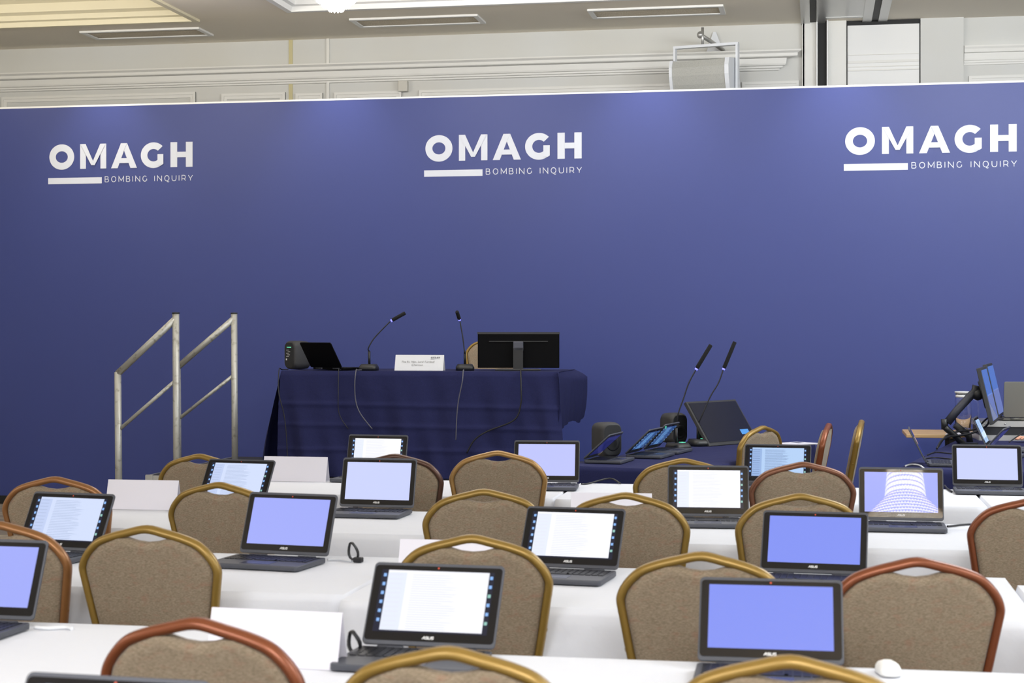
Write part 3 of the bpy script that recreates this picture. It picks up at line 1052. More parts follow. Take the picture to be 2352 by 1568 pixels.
def make_laptop(kind, tilt, shell='shell', mark=True):
    """tilt = lean back of the lid from vertical, degrees"""
    e = bpy.data.objects.new('laptop', None)
    e.empty_display_size = .1
    COL.objects.link(e)
    base = MB().rbox((0, -LD / 2 - .004, .0105), (LW, LD, .015), .012).build('base', M[shell], e, bevel=.002)
    kb = MB()
    for r_ in range(6):
        n = 15
        for c_ in range(n):
            if r_ == 5 and 4 < c_ < 9:
                continue
            kb.box((-LW / 2 + .022 + c_ * (LW - .044) / (n - 1), -.028 - r_ * .0172, .0192), (.0155, .0135, .0022))
        if r_ == 5:
            kb.box((0, -.028 - r_ * .0172, .0192), (.075, .0135, .0022))
    kb.build('keyboard', M['keys'], base)
    MB().box((0, -.165, .0184), (.1, .06, .001)).build('touchpad', M['pad'], base)
    T = Matrix.Translation((0, 0, .017)) @ Matrix.Rotation(PI / 2 - R(tilt), 4, 'X')
    lid = MB().prism([(x, LH / 2 + .004 + y) for x, y in rrect(LW, LH - .004, .011)], -.010, -.002, 0, T, True).build('lid', M[shell], e, bevel=.0015)
    MB().prism([(x, .015 + (LH - .02) / 2 + y) for x, y in rrect(LW - .008, LH - .022, .008)], -.002, -.0009, 0, T).build('bezel', M['bezel'], lid)
    for sx in (-1, 1):
        MB().sweep([(sx * .085 - .03, 0, .0135), (sx * .085 + .03, 0, .0135)], .0065, seg=8).build('hinge', M[shell], e)
    b, ms = display_mesh(kind)
    b.v = [tuple(T @ Vector((x, y + .036, z - .0006))) for x, y, z in b.v]
    b.build('display', ms, lid)
    if mark:
        mk = MB()
        stroke_text(mk, 'ASUS', -.014, .0215, .0062, .26, .22, 1, 0, T @ Matrix.Translation((0, 0, -.0005)), slant=.2)
        mk.build('maker_mark', M['mark'], lid)
    MB().lathe([(.0022, 0), (.0022, .0005)], 10, 0, T @ Matrix.Translation((0, LH - .0105, -.0009))).build('webcam', M['red'], lid)
    return e


GL = 'open laptops on the audience tables'
LAPS = [
    ('doc', 'white', -.675, 8.130, 15.1, 15, 'farthest white-screen laptop in front of the stage table cloth'),
    ('plain', 'lav_a', -.546, 6.635, 12.1, 16, 'lavender-screen laptop left of centre, directly before dark brown chair'),
    ('plain', 'lav_c', -.727, 5.240, 18.4, 22, 'periwinkle-screen laptop beside black cable loop, left of centre'),
    ('doc', 'white', -.192, 3.712, 13.1, 32, 'large white-screen laptop nearest camera at bottom centre'),
    ('doc', 'white', .164, 4.955, 16.8, 33, 'white-screen laptop in middle, between two gold-framed chairs'),
    ('doc', 'white', .748, 6.312, 7.1, 20, 'white-screen laptop facing camera squarely, in front of witness table'),
    ('doc', 'dim', 1.231, 7.70, 13.0, 30, 'pale blue document laptop beside the side-on chairs'),
    ('plain', 'lav_a', 2.170, 7.545, 12.0, 24, 'pale lavender laptop at right edge before the control desk'),
    ('plain', 'lav_c', 1.454, 6.179, 11.2, 17, 'laptop whose screen reflects the crystal chandelier'),
    ('plain', 'lav_d', .880, 4.841, 14.5, 33, 'blue-violet laptop in front of gold chair, above the red-brown chair'),
    ('plain', 'lav_d', .551, 3.530, 9.5, 36, 'large blue-violet laptop at bottom right, nearest camera on that side'),
    ('plain', 'lav_b', .159, 7.744, 5.7, 18, 'lavender laptop right of tan-framed chair, before the stage cloth'),
    ('doc', 'blue', -1.166, 6.828, 18.6, 32, 'document laptop tilted back near handrails, left of blank card'),
    ('doc', 'blue', -1.474, 5.351, 19.3, 29, 'pale-screen laptop tilted back at far left before orange-brown chair'),
    ('plain', 'lav_c', -1.322, 4.072, 13.0, 22, 'periwinkle-screen laptop cropped by the left edge'),
    ('doc', 'blue', -.640, 2.470, 13.5, 32, 'laptop at bottom-left edge showing only its top rim'),
]
for kd, tone, X_, Y_, psi, tilt, lab in LAPS:
    lp = make_laptop((kd, tone), tilt)
    u_, v_ = uv(X_, Y_)
    lp.location = (u_, v_, .7415)
    lp.rotation_euler = (0, 0, rz_of(psi))
    tag(lp, lab, 'laptop', GL)


def place(o, X_, Y_, z, psi, lab, cat, grp=None):
    u_, v_ = uv(X_, Y_)
    o.location = (u_, v_, z)
    o.rotation_euler = (0, 0, rz_of(psi))
    return tag(o, lab, cat, grp)


# half-closed laptops on the witness table: lid leans forward over the base (hinge on the left)
place(make_laptop(('plain', 'scr_navy'), -48, mark=False), .44, 9.25, .7415, -72, 'half-closed dark laptop at near corner of witness table', 'laptop')
place(make_laptop(('doc', 'dusk'), -46, mark=False), .70, 9.62, .7415, -70, 'half-closed laptop on witness table, left of pair with blue text', 'laptop')
place(make_laptop(('doc', 'dusk'), -42, mark=False), .84, 9.98, .7415, -68, 'half-closed laptop on witness table, right of pair with blue text', 'laptop')
# control desk laptops
place(make_laptop(('plain', 'scr_navy'), 27), 2.265, 9.02, .7415, -77, 'dark laptop seen edge-on at left corner of control desk', 'laptop')
place(make_laptop(('doc', 'dim'), 25, mark=False), 2.92, 10.1, .7415, -70, 'laptop with blue text screen under the monitor arm', 'laptop')
place(make_laptop(('plain', 'scr_navy'), -42, mark=False), 2.72, 9.55, .7415, -66, 'half-closed grey laptop crossing in front of text screen', 'laptop')
# stage laptop seen from behind
lp = make_laptop(('plain', 'lav_b'), 32)
for ch in lp.children:
    if ch.name.startswith(('lid', 'base')):
        ch.data.materials[0] = M['mon']
place(lp, -1.265, 11.34, TZ + .002, 221, 'black laptop on stage table seen from behind', 'laptop')

# silver laptop on the flight case
fc = empty('flight_case', (0, 0, 0), 0, 'black flight case with silver edges on control desk', 'case')
place(fc, 3.50, 11.15, .7415, 8, 'black flight case with silver edges on control desk', 'case')
MB().box((0, 0, .065), (.72, .36, .118)).build('body', M['case'], fc)
MB().box((0, -.183, .112), (.73, .012, .038)).box((0, -.183, .018), (.73, .012, .036)).box((-.362, 0, .112), (.012, .37, .038)).box((-.362, 0, .018), (.012, .37, .036)).box((0, 0, .127), (.73, .37, .006)).build('aluminium_edge', M['alu'], fc)
rv = MB()
for x in (-.33, -.2, -.07, .06, .19, .32):
    rv.ball((x, -.19, .112), .006, 6, 4)
rv.build('rivet', M['alu'], fc)
lp = make_laptop(('plain', 'lav_b'), 6, shell='shell_light')
lp.scale = (1.18, 1.18, 1.18)
place(lp, 3.45, 10.99, .872, 186, 'grey laptop seen from behind on top of flight case', 'laptop')


# ------------------------------------------------------------------ name cards
def name_card(X_, Y_, psi, z, lab, w_=.305, h_=.118, front=False, grp='blank folded name cards'):
    e = MB()
    d = .035
    t = .0008
    for s in (-1, 1):
        e.loops([[(-w_ / 2, s * d, 0), (w_ / 2, s * d, 0), (w_ / 2, s * (d - t * 2), 0), (-w_ / 2, s * (d - t * 2), 0)], [(-w_ / 2, s * t, h_), (w_ / 2, s * t, h_), (w_ / 2, 0, h_ - t), (-w_ / 2, 0, h_ - t)]], smooth=False)
    o = e.build('name_card', M['cardfront'] if front else M['card'])
    return place(o, X_, Y_, z, psi, lab, 'name card', grp)


name_card(-1.51, 6.78, 10, .742, 'blank white card right of orange-brown chair on far left')
name_card(-1.05, 8.04, 10, .742, 'blank white card in front of the left part of stage cloth', w_=.32)
name_card(-.515, 3.62, 14, .742, 'large blank white card at bottom left beside white-screen laptop')
name_card(-.178, 4.83, 10, .742, 'white card hidden behind gold chair at centre, seen through its handle gap')
name_card(.375, 6.24, 8, .742, 'white card behind gold chair left of white-screen laptop')
nc = name_card((964 - 1176) / FPX * 11.22, 11.24, 10.4, TZ + .002, 'white name card with printed name on stage table', w_=.338, h_=.106, front=True, grp=None)
T = Matrix.Rotation(PI / 2 - math.atan2(.035, .106), 4, 'X')
T = Matrix.Translation((0, -.0375, 0)) @ T
mk = MB()
omagh(mk, T @ Matrix.Translation((.078, .088, 0)), .0105)
lg = mk.build('printed_logo', mat('print_dark', srgb(96, 98, 104), .6), nc)


def font_text(txt, size, material, parent, T, x, y, name):
    cu = bpy.data.curves.new(name, 'FONT')
    cu.body = txt
    cu.size = size
    cu.align_x = 'CENTER'
    cu.shear = .15
    ob = bpy.data.objects.new(name + '_src', cu)
    COL.objects.link(ob)
    dg = bpy.context.evaluated_depsgraph_get()
    me = bpy.data.meshes.new_from_object(ob.evaluated_get(dg))
    bpy.data.objects.remove(ob)
    me.transform(T @ Matrix.Translation((x, y, 0)))
    me.materials.clear()
    me.materials.append(material)
    o = bpy.data.objects.new(name, me)
    COL.objects.link(o)
    o.parent = parent
    return o


font_text('The Rt. Hon. Lord Turnbull', .0205, M['grey_text'], nc, T, -.01, .056, 'printed_text')
font_text('Chairman', .0205, M['grey_text'], nc, T, -.012, .034, 'printed_text')


# ------------------------------------------------------------------ desk microphones
def mic(X_, Y_, z, psi, neck, head, lab, green=False, grp=None):
    """neck: list of (x lateral, y depth, z) relative to base; head: end point"""
    e = empty('desk_microphone', (0, 0, 0))
    place(e, X_, Y_, z, psi, lab, 'microphone', grp)
    MB().loops([[(p[0], p[1], 0) for p in rrect(.125, .14, .03)], [(p[0], p[1], .022) for p in rrect(.125, .14, .03)], [(p[0] * .8, p[1] * .85 + .008, .042) for p in rrect(.125, .14, .03)]]).build('base', M['plastic'], e)
    if green:
        MB().box((.03, .0, .044), (.028, .03, .003)).build('button', M['green'], e)
    inv = Matrix.Rotation(R(psi), 4, 'Z').to_3x3()
    pts = [Vector((0, .02, .035)), Vector((0, .02, .13))] + [inv @ Vector(p) for p in neck]
    MB().sweep([pts[0], pts[1]], .0085, seg=8).build('stem', M['plastic'], e)
    MB().sweep(smooth_path(pts[1:], 5), .0042, seg=8).build('gooseneck', M['plastic'], e)
    h = inv @ Vector(head)
    d = (h - pts[-1]).normalized()
    MB().sweep([pts[-1] + d * .002, pts[-1] + d * .012], .0095, seg=12).build('light_ring', M['ring'], e)
    MB().sweep([pts[-1] + d * .012, pts[-1] + d * .02, h - d * .004, h], .0125, seg=12, scale=[.8, 1, 1, .8]).build('windshield', M['foam'], e)
    return e


def px(p, Y):
    return (p - 1176) / FPX * Y


def zz(py, Y):
    return EYE - (py - 760) * Y / FPX


def rel(pts, X0, Y0, z0, dY=0):
    return [(px(a, Y0 + dY * i) - X0, dY * i, zz(c, Y0 + dY * i) - z0) for i, (a, c) in enumerate(pts)]


Y0 = 11.3
X0 = px(847, Y0)
g_ = rel([(846, 800), (858, 779), (878, 757), (897, 738)], X0, Y0, TZ)
h_ = rel([(931, 719)], X0, Y0, TZ)[0]
mic(X0, Y0, TZ + .002, 5, g_, h_, 'gooseneck microphone on stage table left of name card, bent right', grp=None)
X0 = px(1068, Y0)
g_ = rel([(1067, 810), (1063, 775), (1056, 736)], X0, Y0, TZ)
h_ = rel([(1050, 716)], X0, Y0, TZ)[0]
mic(X0, Y0, TZ + .002, -3, g_, (h_[0], -.06, h_[2]), 'gooseneck microphone on stage table right of name card, upright')
Y0 = 10.15
X0 = px(1558, Y0)
g_ = rel([(1558, 950), (1570, 915), (1582, 880), (1598, 850)], X0, Y0, .742)
h_ = rel([(1633, 792)], X0, Y0, .742)[0]
mic(X0, Y0, .743, -30, g_, h_, 'tall gooseneck microphone on witness table, left of the two', True)
Y0 = 10.5
X0 = px(1606, Y0)
g_ = rel([(1612, 955), (1632, 910), (1650, 880), (1661, 850)], X0, Y0, .742)
h_ = rel([(1688, 785)], X0, Y0, .742)[0]
mic(X0, Y0, .743, -20, g_, h_, 'tall gooseneck microphone on witness table, right of the two', True)


# ------------------------------------------------------------------ small loudspeakers
def monitor_speaker(X_, Y_, z, psi, lab, w_=.135, d_=.15, h_=.2, panel=True, grp=None):
    e = empty('desk_speaker', (0, 0, 0))
    place(e, X_, Y_, z, psi, lab, 'loudspeaker', grp)
    T = Matrix.Rotation(PI / 2, 4, 'X')
    ls = []
    for y, k in ((-d_ / 2, .86), (-d_ / 2 + .012, .96), (-d_ / 2 + .03, 1), (0, 1), (.02, .985), (d_ / 2 - .02, .95), (d_ / 2, .78)):
        ls.append([(p[0] * k, y, h_ / 2 + p[1] * k) for p in rrect(w_, h_, .042, 6)])
    MB().loops(ls).build('body', M['plastic2'], e)
    MB().loops([[(p[0], -d_ / 2 - .002, h_ / 2 + p[1]) for p in rrect(w_ * .8, h_ * .84, .03, 5)], [(p[0], -d_ / 2 + .003, h_ / 2 + p[1]) for p in rrect(w_ * .8, h_ * .84, .03, 5)]]).build('back_panel' if panel else 'front_baffle', M['plastic'], e)
    if panel:
        b = MB()
        b.box((0, -d_ / 2 - .003, .155), (.05, .002, .004), 1)
        for k in range(5):
            b.box((random.uniform(-.02, .02), -d_ / 2 - .003, .135 - k * .011), (.028, .002, .003), 0)
        b.box((-.03, -d_ / 2 - .003, .07), (.012, .002, .012), 0)
        b.build('panel_print', [M['mark'], M['green']], e)
    else:
        MB().lathe([(.045, 0), (.04, .003), (.01, -.004)], 20, 0, Matrix.Translation((0, -d_ / 2 - .002, h_ * .4)) @ T).build('cone', M['plastic'], e)
    return e


monitor_speaker(px(684, 11.58), 11.60, TZ + .002, 48, 'charcoal loudspeaker with printed rear panel at left end of stage table')
monitor_speaker(px(1393, 9.55), 9.6, .743, -28, 'rounded dark loudspeaker on witness table behind near laptop', panel=False)
monitor_speaker(px(1547, 10.68), 10.7, .743, -30, 'rounded dark loudspeaker on witness table beside microphones', panel=False, w_=.13, h_=.2)

# ------------------------------------------------------------------ stage monitor (rear view)
Y0 = 11.25
mo = empty('monitor', (0, 0, 0))
place(mo, px(1191, Y0), Y0, TZ + .002, 3, 'black flat monitor on stage table seen from behind', 'monitor')
MB().box((0, 0, .135), (.555, .03, .235)).build('rear_shell', M['mon'], mo, bevel=.004)
MB().box((0, 0, .254), (.56, .036, .014)).build('top_rim', M['plastic2'], mo)
MB().box((0, .018, .135), (.53, .004, .21)).build('screen', M['monscreen'], mo)
MB().box((0, -.02, .198), (.4, .006, .005)).build('seam_line', M['plastic2'], mo)
MB().box((0, -.04, .165), (.068, .05, .065)).build('mount_block', mat('grey_block', srgb(70, 72, 84), .5), mo, bevel=.006)
MB().box((0, -.05, .08), (.066, .03, .15)).build('stand_neck', M['plastic'], mo)
MB().prism([(-.155, -.09), (.155, -.09), (.13, .08), (-.13, .08)], 0, .012).build('stand_foot', M['plastic2'], mo, bevel=.004)

# witness monitor, leaning back, facing right
Y0 = 10.45
wm = empty('monitor', (0, 0, 0))
place(wm, px(1628, Y0) + .005, Y0 - .02, .745, -46, 'wide dark monitor tilted back on witness table with small blue notice', 'monitor')
T = Matrix.Rotation(-R(35), 4, 'X')
MW, MH = .53, .335
MB().box((MW / 2, .012, MH / 2), (MW, .024, MH), 0, T).build('shell', M['plastic2'], wm, bevel=.004)
MB().box((MW / 2, -.001, MH / 2 + .004), (MW - .03, .003, MH - .04), 0, T).build('screen', M['monscreen'], wm)
MB().box((MW - .095, -.0035, .085), (.085, .002, .036), 0, T).build('screen_notice', M['note'], wm)
arm = MB().sweep([T @ Vector((.10, .03, .19)), T @ Vector((.07, .10, .10))], .02)
arm.sweep([T @ Vector((.07, .10, .10)), Vector((.0, .16, .01))], .018)
arm.box((.0, .16, .008), (.09, .09, .016))
arm.build('support_arm', M['plastic'], wm)

# ------------------------------------------------------------------ control desk: monitor arm with two monitors
Y0 = 10.45
CT = .742
am = empty('monitor_stand', (0, 0, 0))
place(am, px(2222, Y0), Y0, CT, 0, 'black jointed arm stand clamped on control desk carrying two monitors', 'monitor stand')


def A(pxx, pyy, dy=0.0):
    return (px(pxx, Y0 + dy) - px(2222, Y0), dy, zz(pyy, Y0 + dy) - CT)


MB().box((0, 0, .012), (.11, .09, .024)).build('clamp', M['plastic'], am)
MB().sweep([A(2215, 1022), A(2196, 1003), A(2176, 986), A(2170, 980)], .026, .02).build('lower_arm', M['plastic'], am)
MB().sweep([A(2170, 985), A(2169, 962)], .022, .022).build('elbow', M['plastic'], am)
MB().sweep([A(2176, 970), A(2200, 940), A(2233, 905), A(2240, 900)], .024, .026).build('upper_arm', mat('arm_grey', srgb(44, 46, 56), .5), am)
MB().sweep([A(2236, 915), A(2240, 890), A(2256, 898)], .026, .026).ball(A(2246, 905), .04).build('tilt_head', M['plastic'], am)
MB().sweep([A(2193, 975, .2), A(2225, 1000, .2), A(2228, 1018, .2)], .022, .022).build('rear_strut', M['plastic'], am)
MB().sweep([A(2250, 875), A(2266, 935)], .012, .05, depth=(0.35, .93, 0)).build('mount_plate', M['plastic'], am)


def side_monitor(x, Y, psi, lab, z):
    e = empty('monitor', (0, 0, 0))
    place(e, x, Y, z, psi, lab, 'monitor')
    W2, H2 = .52, .36
    T = Matrix.Rotation(-R(13), 4, 'X')
    MB().box((W2 / 2, .014, H2 / 2), (W2, .026, H2), 0, T).build('shell', M['plastic2'], e, bevel=.003)
    MB().box((W2 / 2, -.0005, H2 * .75 - .01), (W2 - .02, .003, H2 * .46), 0, T).box((W2 / 2, -.0005, H2 * .28 + .002), (W2 - .02, .003, H2 * .46), 1, T).build('screen', [M['scr_mon'], M['scr_mon2']], e)
    return e


side_monitor(px(2283, 10.3), 10.3, -70.5, 'nearer upright monitor on the arm, seen almost edge-on', zz(974, 10.3))
side_monitor(px(2306, 10.75), 10.85, -70.0, 'farther upright monitor seen almost edge-on behind the first', zz(961, 10.75))

# glass jug and papers on the wooden table
u_, v_ = uv(px(2212, 11.85), 11.85)
jg = empty('glass_jug', (u_, v_, .743), 0, 'clear patterned glass jug on wooden table behind monitor arm', 'jug')
MB().lathe([(.05, 0), (.055, .02), (.06, .15), (.055, .24), (.05, .27), (.058, .29), (.053, .29), (.046, .268), (.051, .24), (.055, .15), (.05, .02), (.002, .008)], 24).build('jug_body', M['glass'], jg)
MB().lathe([(.0515, .252), (.053, .262), (.0515, .27)], 24).lathe([(.058, .285), (.060, .292), (.057, .295)], 24).build('rim', M['mark'], jg)
MB().sweep(smooth_path([(.05, 0, .25), (.1, 0, .22), (.1, 0, .1), (.058, 0, .06)], 5), .006).build('handle', M['glass'], jg)
o = MB().box((0, 0, .003), (.21, .297, .005)).build('paper_stack', M['card'])
place(o, px(2225, 11.6), 11.68, .7435, 30, 'white papers on the wooden table in front of glass jug', 'paper')
# papers on the witness table
o = MB().box((0, 0, .003), (.21, .297, .004), 0).box((.03, -.03, .0085), (.19, .25, .003), 0, Matrix.Rotation(R(12), 4, 'Z')).box((0, .02, .0105), (.08, .04, .001), 1).build('paper_stack', [M['card'], M['pad']])
place(o, px(1818, 10.75), 10.62, .743, 60, 'loose white papers at far end of witness table', 'paper')

# ------------------------------------------------------------------ person at the control desk (hand in view)
SKN = []


def skinned(name, chain, edges, material, parent=None, sub=1):
    me = bpy.data.meshes.new(name)
    me.from_pydata([c[0] for c in chain], edges, [])
    o = bpy.data.objects.new(name, me)
    COL.objects.link(o)
    me.materials.append(material)
    md = o.modifiers.new('skin', 'SKIN')
    md.use_smooth_shade = True
    for i, c in enumerate(chain):
        sv = me.skin_vertices[0].data[i]
        sv.radius = (c[1], c[2] if len(c) > 2 else c[1])
        sv.use_root = i == 0
    s = o.modifiers.new('sub', 'SUBSURF')
    s.levels = s.render_levels = sub
    if parent:
        o.parent = parent
    return o


pu, pv = uv(3.90, 10.75)
# local frame: +x = the person's left; faces -y ; rotated so that the person faces the desk on the left
body = [
    ((0, 0, .52), .15, .12), ((0, .02, .70), .14, .11), ((0, .03, .92), .16, .11), ((0, .02, 1.06), .10, .09), ((0, 0, 1.15), .052, .055), ((0, -.01, 1.22), .075, .085), ((0, -.02, 1.31), .078, .095), ((0, -.01, 1.37), .05, .06),
    ((-.19, .02, 1.04), .055, .055), ((-.25, -.12, .84), .042, .042), ((-.19, -.34, .79), .032, .030), ((-.16, -.44, .775), .030, .018), ((-.155, -.50, .77), .036, .014),
    ((.19, .02, 1.04), .055, .055), ((.25, -.08, .82), .042, .042), ((.17, -.30, .79), .032, .030), ((.12, -.40, .775), .030, .018), ((.11, -.46, .77), .036, .014),
    ((-.10, -.16, .50), .085, .08), ((-.12, -.44, .50), .062, .062), ((-.12, -.46, .10), .042, .045), ((-.12, -.58, .045), .035, .03),
    ((.10, -.16, .50), .085, .08), ((.12, -.44, .50), .062, .062), ((.12, -.46, .10), .042, .045), ((.12, -.58, .045), .035, .03),
]
edges = [(0, 1), (1, 2), (2, 3), (3, 4), (4, 5), (5, 6), (6, 7), (3, 8), (8, 9), (9, 10), (10, 11), (11, 12), (3, 13), (13, 14), (14, 15), (15, 16), (16, 17), (0, 18), (18, 19), (19, 20), (20, 21), (0, 22), (22, 23), (23, 24), (24, 25)]
for s, w0, palm in ((-1, 12, (-.155, -.50, .77)), (1, 17, (.11, -.46, .77))):
    for fx, ln in ((-.027, .062), (-.009, .075), (.009, .072), (.027, .055)):
        b0 = len(body)
        x = palm[0] + fx
        body += [((x, palm[1] - .02, .772), .009, .009), ((x * 1.0 + fx * .1, palm[1] - .02 - ln * .55, .778), .0085, .0085), ((x + fx * .15, palm[1] - .02 - ln, .762), .0075, .0075)]
        edges += [(w0, b0), (b0, b0 + 1), (b0 + 1, b0 + 2)]
    b0 = len(body)
    body += [((palm[0] - s * .03, palm[1] + .03, .768), .011, .011), ((palm[0] - s * .055, palm[1] - .005, .765), .009, .009), ((palm[0] - s * .058, palm[1] - .03, .762), .008, .008)]
    edges += [(w0 - 1, b0), (b0, b0 + 1), (b0 + 1, b0 + 2)]
pe = empty('person', (pu, pv, 0), rz_of(0) - R(80), 'person in dark suit at control desk, only fingertips in view', 'person')
skinned('body', body, edges, M['skin'], pe, 2)
jk = [((0, 0, .50), .21, .19), ((0, .02, .68), .20, .17), ((0, .03, .90), .215, .165), ((0, .02, 1.07), .15, .12), ((-.20, .02, 1.03), .09, .09), ((-.25, -.12, .84), .07, .07), ((-.2, -.33, .795), .05, .05), ((.20, .02, 1.03), .09, .09), ((.25, -.08, .82), .07, .07), ((.175, -.29, .795), .05, .05)]
skinned('jacket', jk, [(0, 1), (1, 2), (2, 3), (3, 4), (4, 5), (5, 6), (3, 7), (7, 8), (8, 9)], M['suit'], pe, 2)
tr = [((0, 0, .54), .21, .18), ((-.10, -.18, .52), .12, .115), ((-.12, -.46, .51), .095, .095), ((-.12, -.46, .05), .075, .075), ((.10, -.18, .52), .12, .115), ((.12, -.46, .51), .095, .095), ((.12, -.46, .05), .075, .075)]
skinned('trousers', tr, [(0, 1), (1, 2), (2, 3), (0, 4), (4, 5), (5, 6)], M['suit'], pe, 2)
hr = MB()
hr.ball((0, .018, 1.335), .094, 16, 10, sz=1.05)
hr.v = [p for p in hr.v]
hr.build('hair', M['hair'], pe)
fc_ = MB()
for sx in (-.03, .03):
    fc_.ball((sx, -.092, 1.30), .007, 8, 6)
fc_.build('eye', M['mark'], pe)
for sx in (-1, 1):
    MB().lathe([(.004, -.004), (.02, 0), (.018, .008), (.004, .01)], 12, 0, Matrix.Translation((sx * .066, .0, 1.285)) @ Matrix.Rotation(sx * PI / 2, 4, 'Y')).build('ear', M['skin'], pe)
for sx in (-.12, .12):
    MB().loops([[(sx + p[0], -.53 + p[1], z) for p in rrect(.1 * k, .27 * k, .045)] for k, z in ((1, .003), (1, .03), (.8, .06), (.5, .09))]).build('shoe', M['plastic'], pe)
MB().sweep([(0, -.088, 1.305), (0, -.112, 1.272), (0, -.09, 1.265)], .009).build('nose', M['skin'], pe)
MB().sweep([(-.02, -.085, 1.238), (0, -.092, 1.236), (.02, -.085, 1.238)], .005).build('mouth', mat('lips', srgb(170, 100, 90), .5), pe)
c = copy_tree(chair_proto['gold'])
u_, v_ = uv(4.23, 10.86)
c.location = (u_, v_, 0)
c.rotation_euler = (0, 0, rz_of(0) - R(80) + PI)
tag(c, 'gold-framed chair under the person at control desk, outside right edge', 'chair')
if 'group' in c:
    del c['group']


# ------------------------------------------------------------------ cables and small items
def cable(pts, r_, m, lab, cat='cable', name='cable', grp=None):
    o = MB().sweep(smooth_path(pts, 6), r_, seg=6).build(name, m)
    return tag(o, lab, cat, grp)


def on(pxx, pyy, h, lift=.004):
    Y = (EYE - h) * FPX / (pyy - 760)
    u_, v_ = uv(px(pxx, Y), Y)
    return (u_, v_, h + lift)


def front(pxx, pyy, off=.07):
    """point just in front of the stage cloth"""
    v_ = tV - off
    xx = (pxx - 1176) / FPX
    Y = v_ / (xx * SA + CA)
    return (uv(xx * Y, Y)[0], v_, EYE - (pyy - 760) * Y / FPX)


def edge(pxx, off=.02):
    v_ = tV - off
    xx = (pxx - 1176) / FPX
    Y = v_ / (xx * SA + CA)
    return (uv(xx * Y, Y)[0], v_, TZ + .006)


def ontop(pxx, back):
    v_ = tV + back
    xx = (pxx - 1176) / FPX
    Y = v_ / (xx * SA + CA)
    return (uv(xx * Y, Y)[0], v_, TZ + .006)


cable([ontop(832, .08), ontop(822, .02), edge(818, .03), front(815, 880), front(817, 920), front(828, 950), front(855, 985)], .0035, M['cable_grey'], 'grey cable hanging over cloth below the left stage microphone')
cable([ontop(1066, .05), edge(1064), front(1062, 875), front(1053, 920), front(1049, 960), front(1047, 1010)], .0035, M['cable_grey'], 'grey cable hanging over cloth below the right stage microphone')
cable([ontop(1196, .05), edge(1196), front(1197, 890), front(1196, 930), front(1180, 965), front(1120, 990), front(1090, 1010), front(1072, 1040)], .005, M['cable'], 'black cable hanging over cloth below the stage monitor')
cable([ontop(662, .1), ontop(648, .05), edge(641), front(640, 900), front(652, 950), front(658, 1000), front(660, 1050)], .0035, M['cable'], 'black cable hanging at left end of the stage cloth')
cable([ontop(786, .12), ontop(781, .03), edge(778), front(777, 900), front(779, 950), front(800, 985)], .003, M['cable'], 'thin black cable hanging below the stage laptop')
cable([on(1335, 1113, .742), on(1352, 1112, .742), on(1400, 1108, .742, .02), on(1425, 1112, .742)], .004, M['cable'], 'black cable lying right of lavender laptop on the farthest row')
cable([on(2176, 1211, .742), on(2195, 1209, .742), on(2212, 1207, .742), on(2260, 1204, .742)], .004, M['cable'], 'black cable plugged into the chandelier-reflecting laptop')
cable([on(2170, 1117, .742), on(2176, 1124, .742), on(2186, 1131, .742)], .005, M['cable'], 'short black plug beside pale lavender laptop at right edge')
cable([on(2080, 1071, .742), on(2095, 1068, .742), on(2112, 1070, .742), on(2124, 1079, .742)], .005, M['cable_white'], 'white cable curled behind the edge-on laptop on control desk')
cable([on(2130, 1046, .742), on(2150, 1040, .742), on(2186, 1043, .742)], .004, M['cable'], 'upper thin black cable lying on control desk')
cable([on(2126, 1054, .742), on(2150, 1052, .742), on(2188, 1056, .742)], .004, M['cable'], 'lower thin black cable lying on control desk')


def air(pxx, pyy, Y):
    u_, v_ = uv(px(pxx, Y), Y)
    return (u_, v_, zz(pyy, Y))


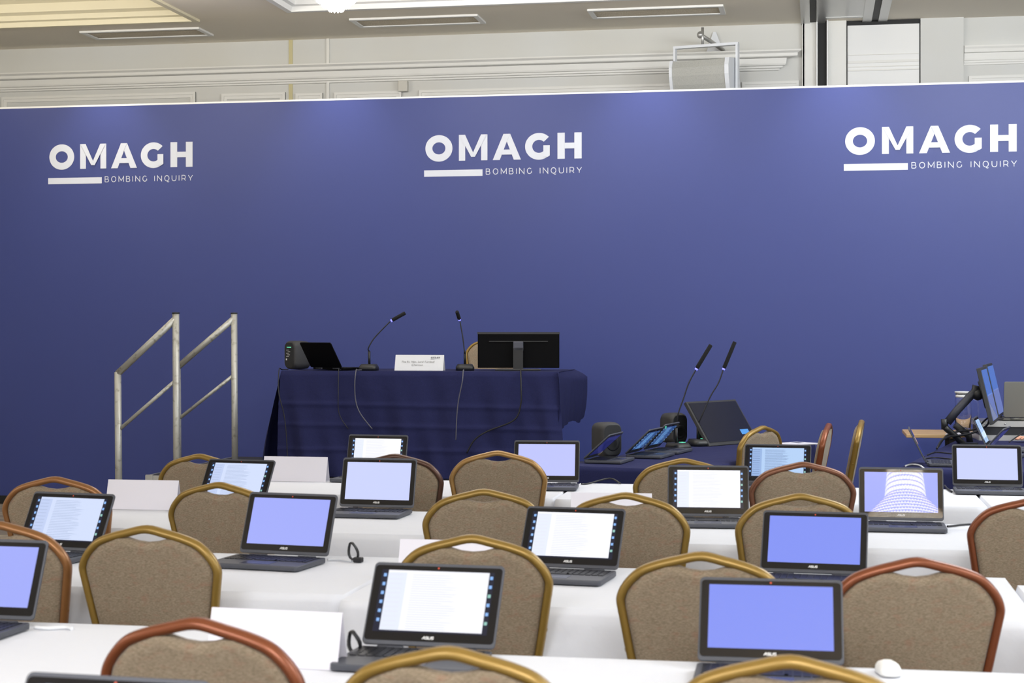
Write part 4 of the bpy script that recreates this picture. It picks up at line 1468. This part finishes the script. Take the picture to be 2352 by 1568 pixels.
cable([air(2152, 1030, 10.0), air(2162, 1012, 10.2), air(2180, 1003, 10.35), air(2215, 998, 10.45), air(2245, 990, 10.45), air(2268, 975, 10.4), air(2273, 955, 10.38)], .007, M['cable'], 'thick black cable looping from control desk edge to monitors')
cable([air(2155, 1026, 10.1), air(2175, 1000, 10.4), air(2205, 990, 10.5), air(2240, 985, 10.5), air(2262, 965, 10.45), air(2272, 958, 10.4)], .006, M['cable'], 'second black cable looping beneath the monitor arm')
cable([air(2352, 992, 10.3), air(2335, 1003, 10.25), air(2318, 1015, 10.2)], .004, M['cable'], 'black cable across the front of flight case')
cable([on(1502, 1022, .742, .01), on(1518, 1008, .742, .03), on(1530, 1010, .742, .0), on(1540, 1014, .742, 0)], .004, M['cable'], 'black cable behind half-closed laptops on witness table')


def cable_loop(pxx, pyy, h, s, lab, psi=20):
    e = empty('cable_tie', on(pxx, pyy, h, .001), rz_of(psi), lab, 'cable tie', 'looped black cable ties')
    pts = [(math.sin(R(a)) * .5 * s, .006 * math.sin(R(a * 2)), s * (.9 - .9 * math.cos(R(a)))) for a in range(0, 360, 24)]
    T = Matrix.Rotation(R(-14), 4, 'Y')
    MB().sweep([T @ Vector(p) + Vector((0, 0, .008)) for p in pts], .003, .008, closed=True, depth=(0, 1, 0)).build('strap', M['cable'], e)
    MB().box((.012, 0, .008), (.03, .02, .016)).build('buckle', M['cable'], e, bevel=.003)


cable_loop(815, 1291, .742, .030, 'black looped cable tie standing right of periwinkle laptop')
cable_loop(818, 1506, .742, .026, 'black looped cable tie left of large white-screen laptop')
cable([on(752, 1288, .742), on(775, 1287, .742), on(800, 1290, .742), on(808, 1291, .742)], .004, M['cable_white'], 'white cable right of the periwinkle laptop by cable tie')
cable([on(80, 1444, .742), on(110, 1446, .742), on(150, 1444, .742), on(165, 1447, .742)], .005, M['cable_white'], 'white cable at left beside the cropped periwinkle laptop')
o = MB().loops([[(p[0] * k, p[1] * k, z) for p in rrect(.062, .11, .03)] for k, z in ((.9, 0), (1, .006), (.97, .018), (.8, .028), (.45, .034))]).build('computer_mouse', M['white'])
o.location = on(2040, 1549, .742, .002)
o.rotation_euler = (0, 0, R(12))
o.scale = (.75, .75, .8)
tag(o, 'small white rounded mouse at bottom right below red-brown chair', 'mouse')
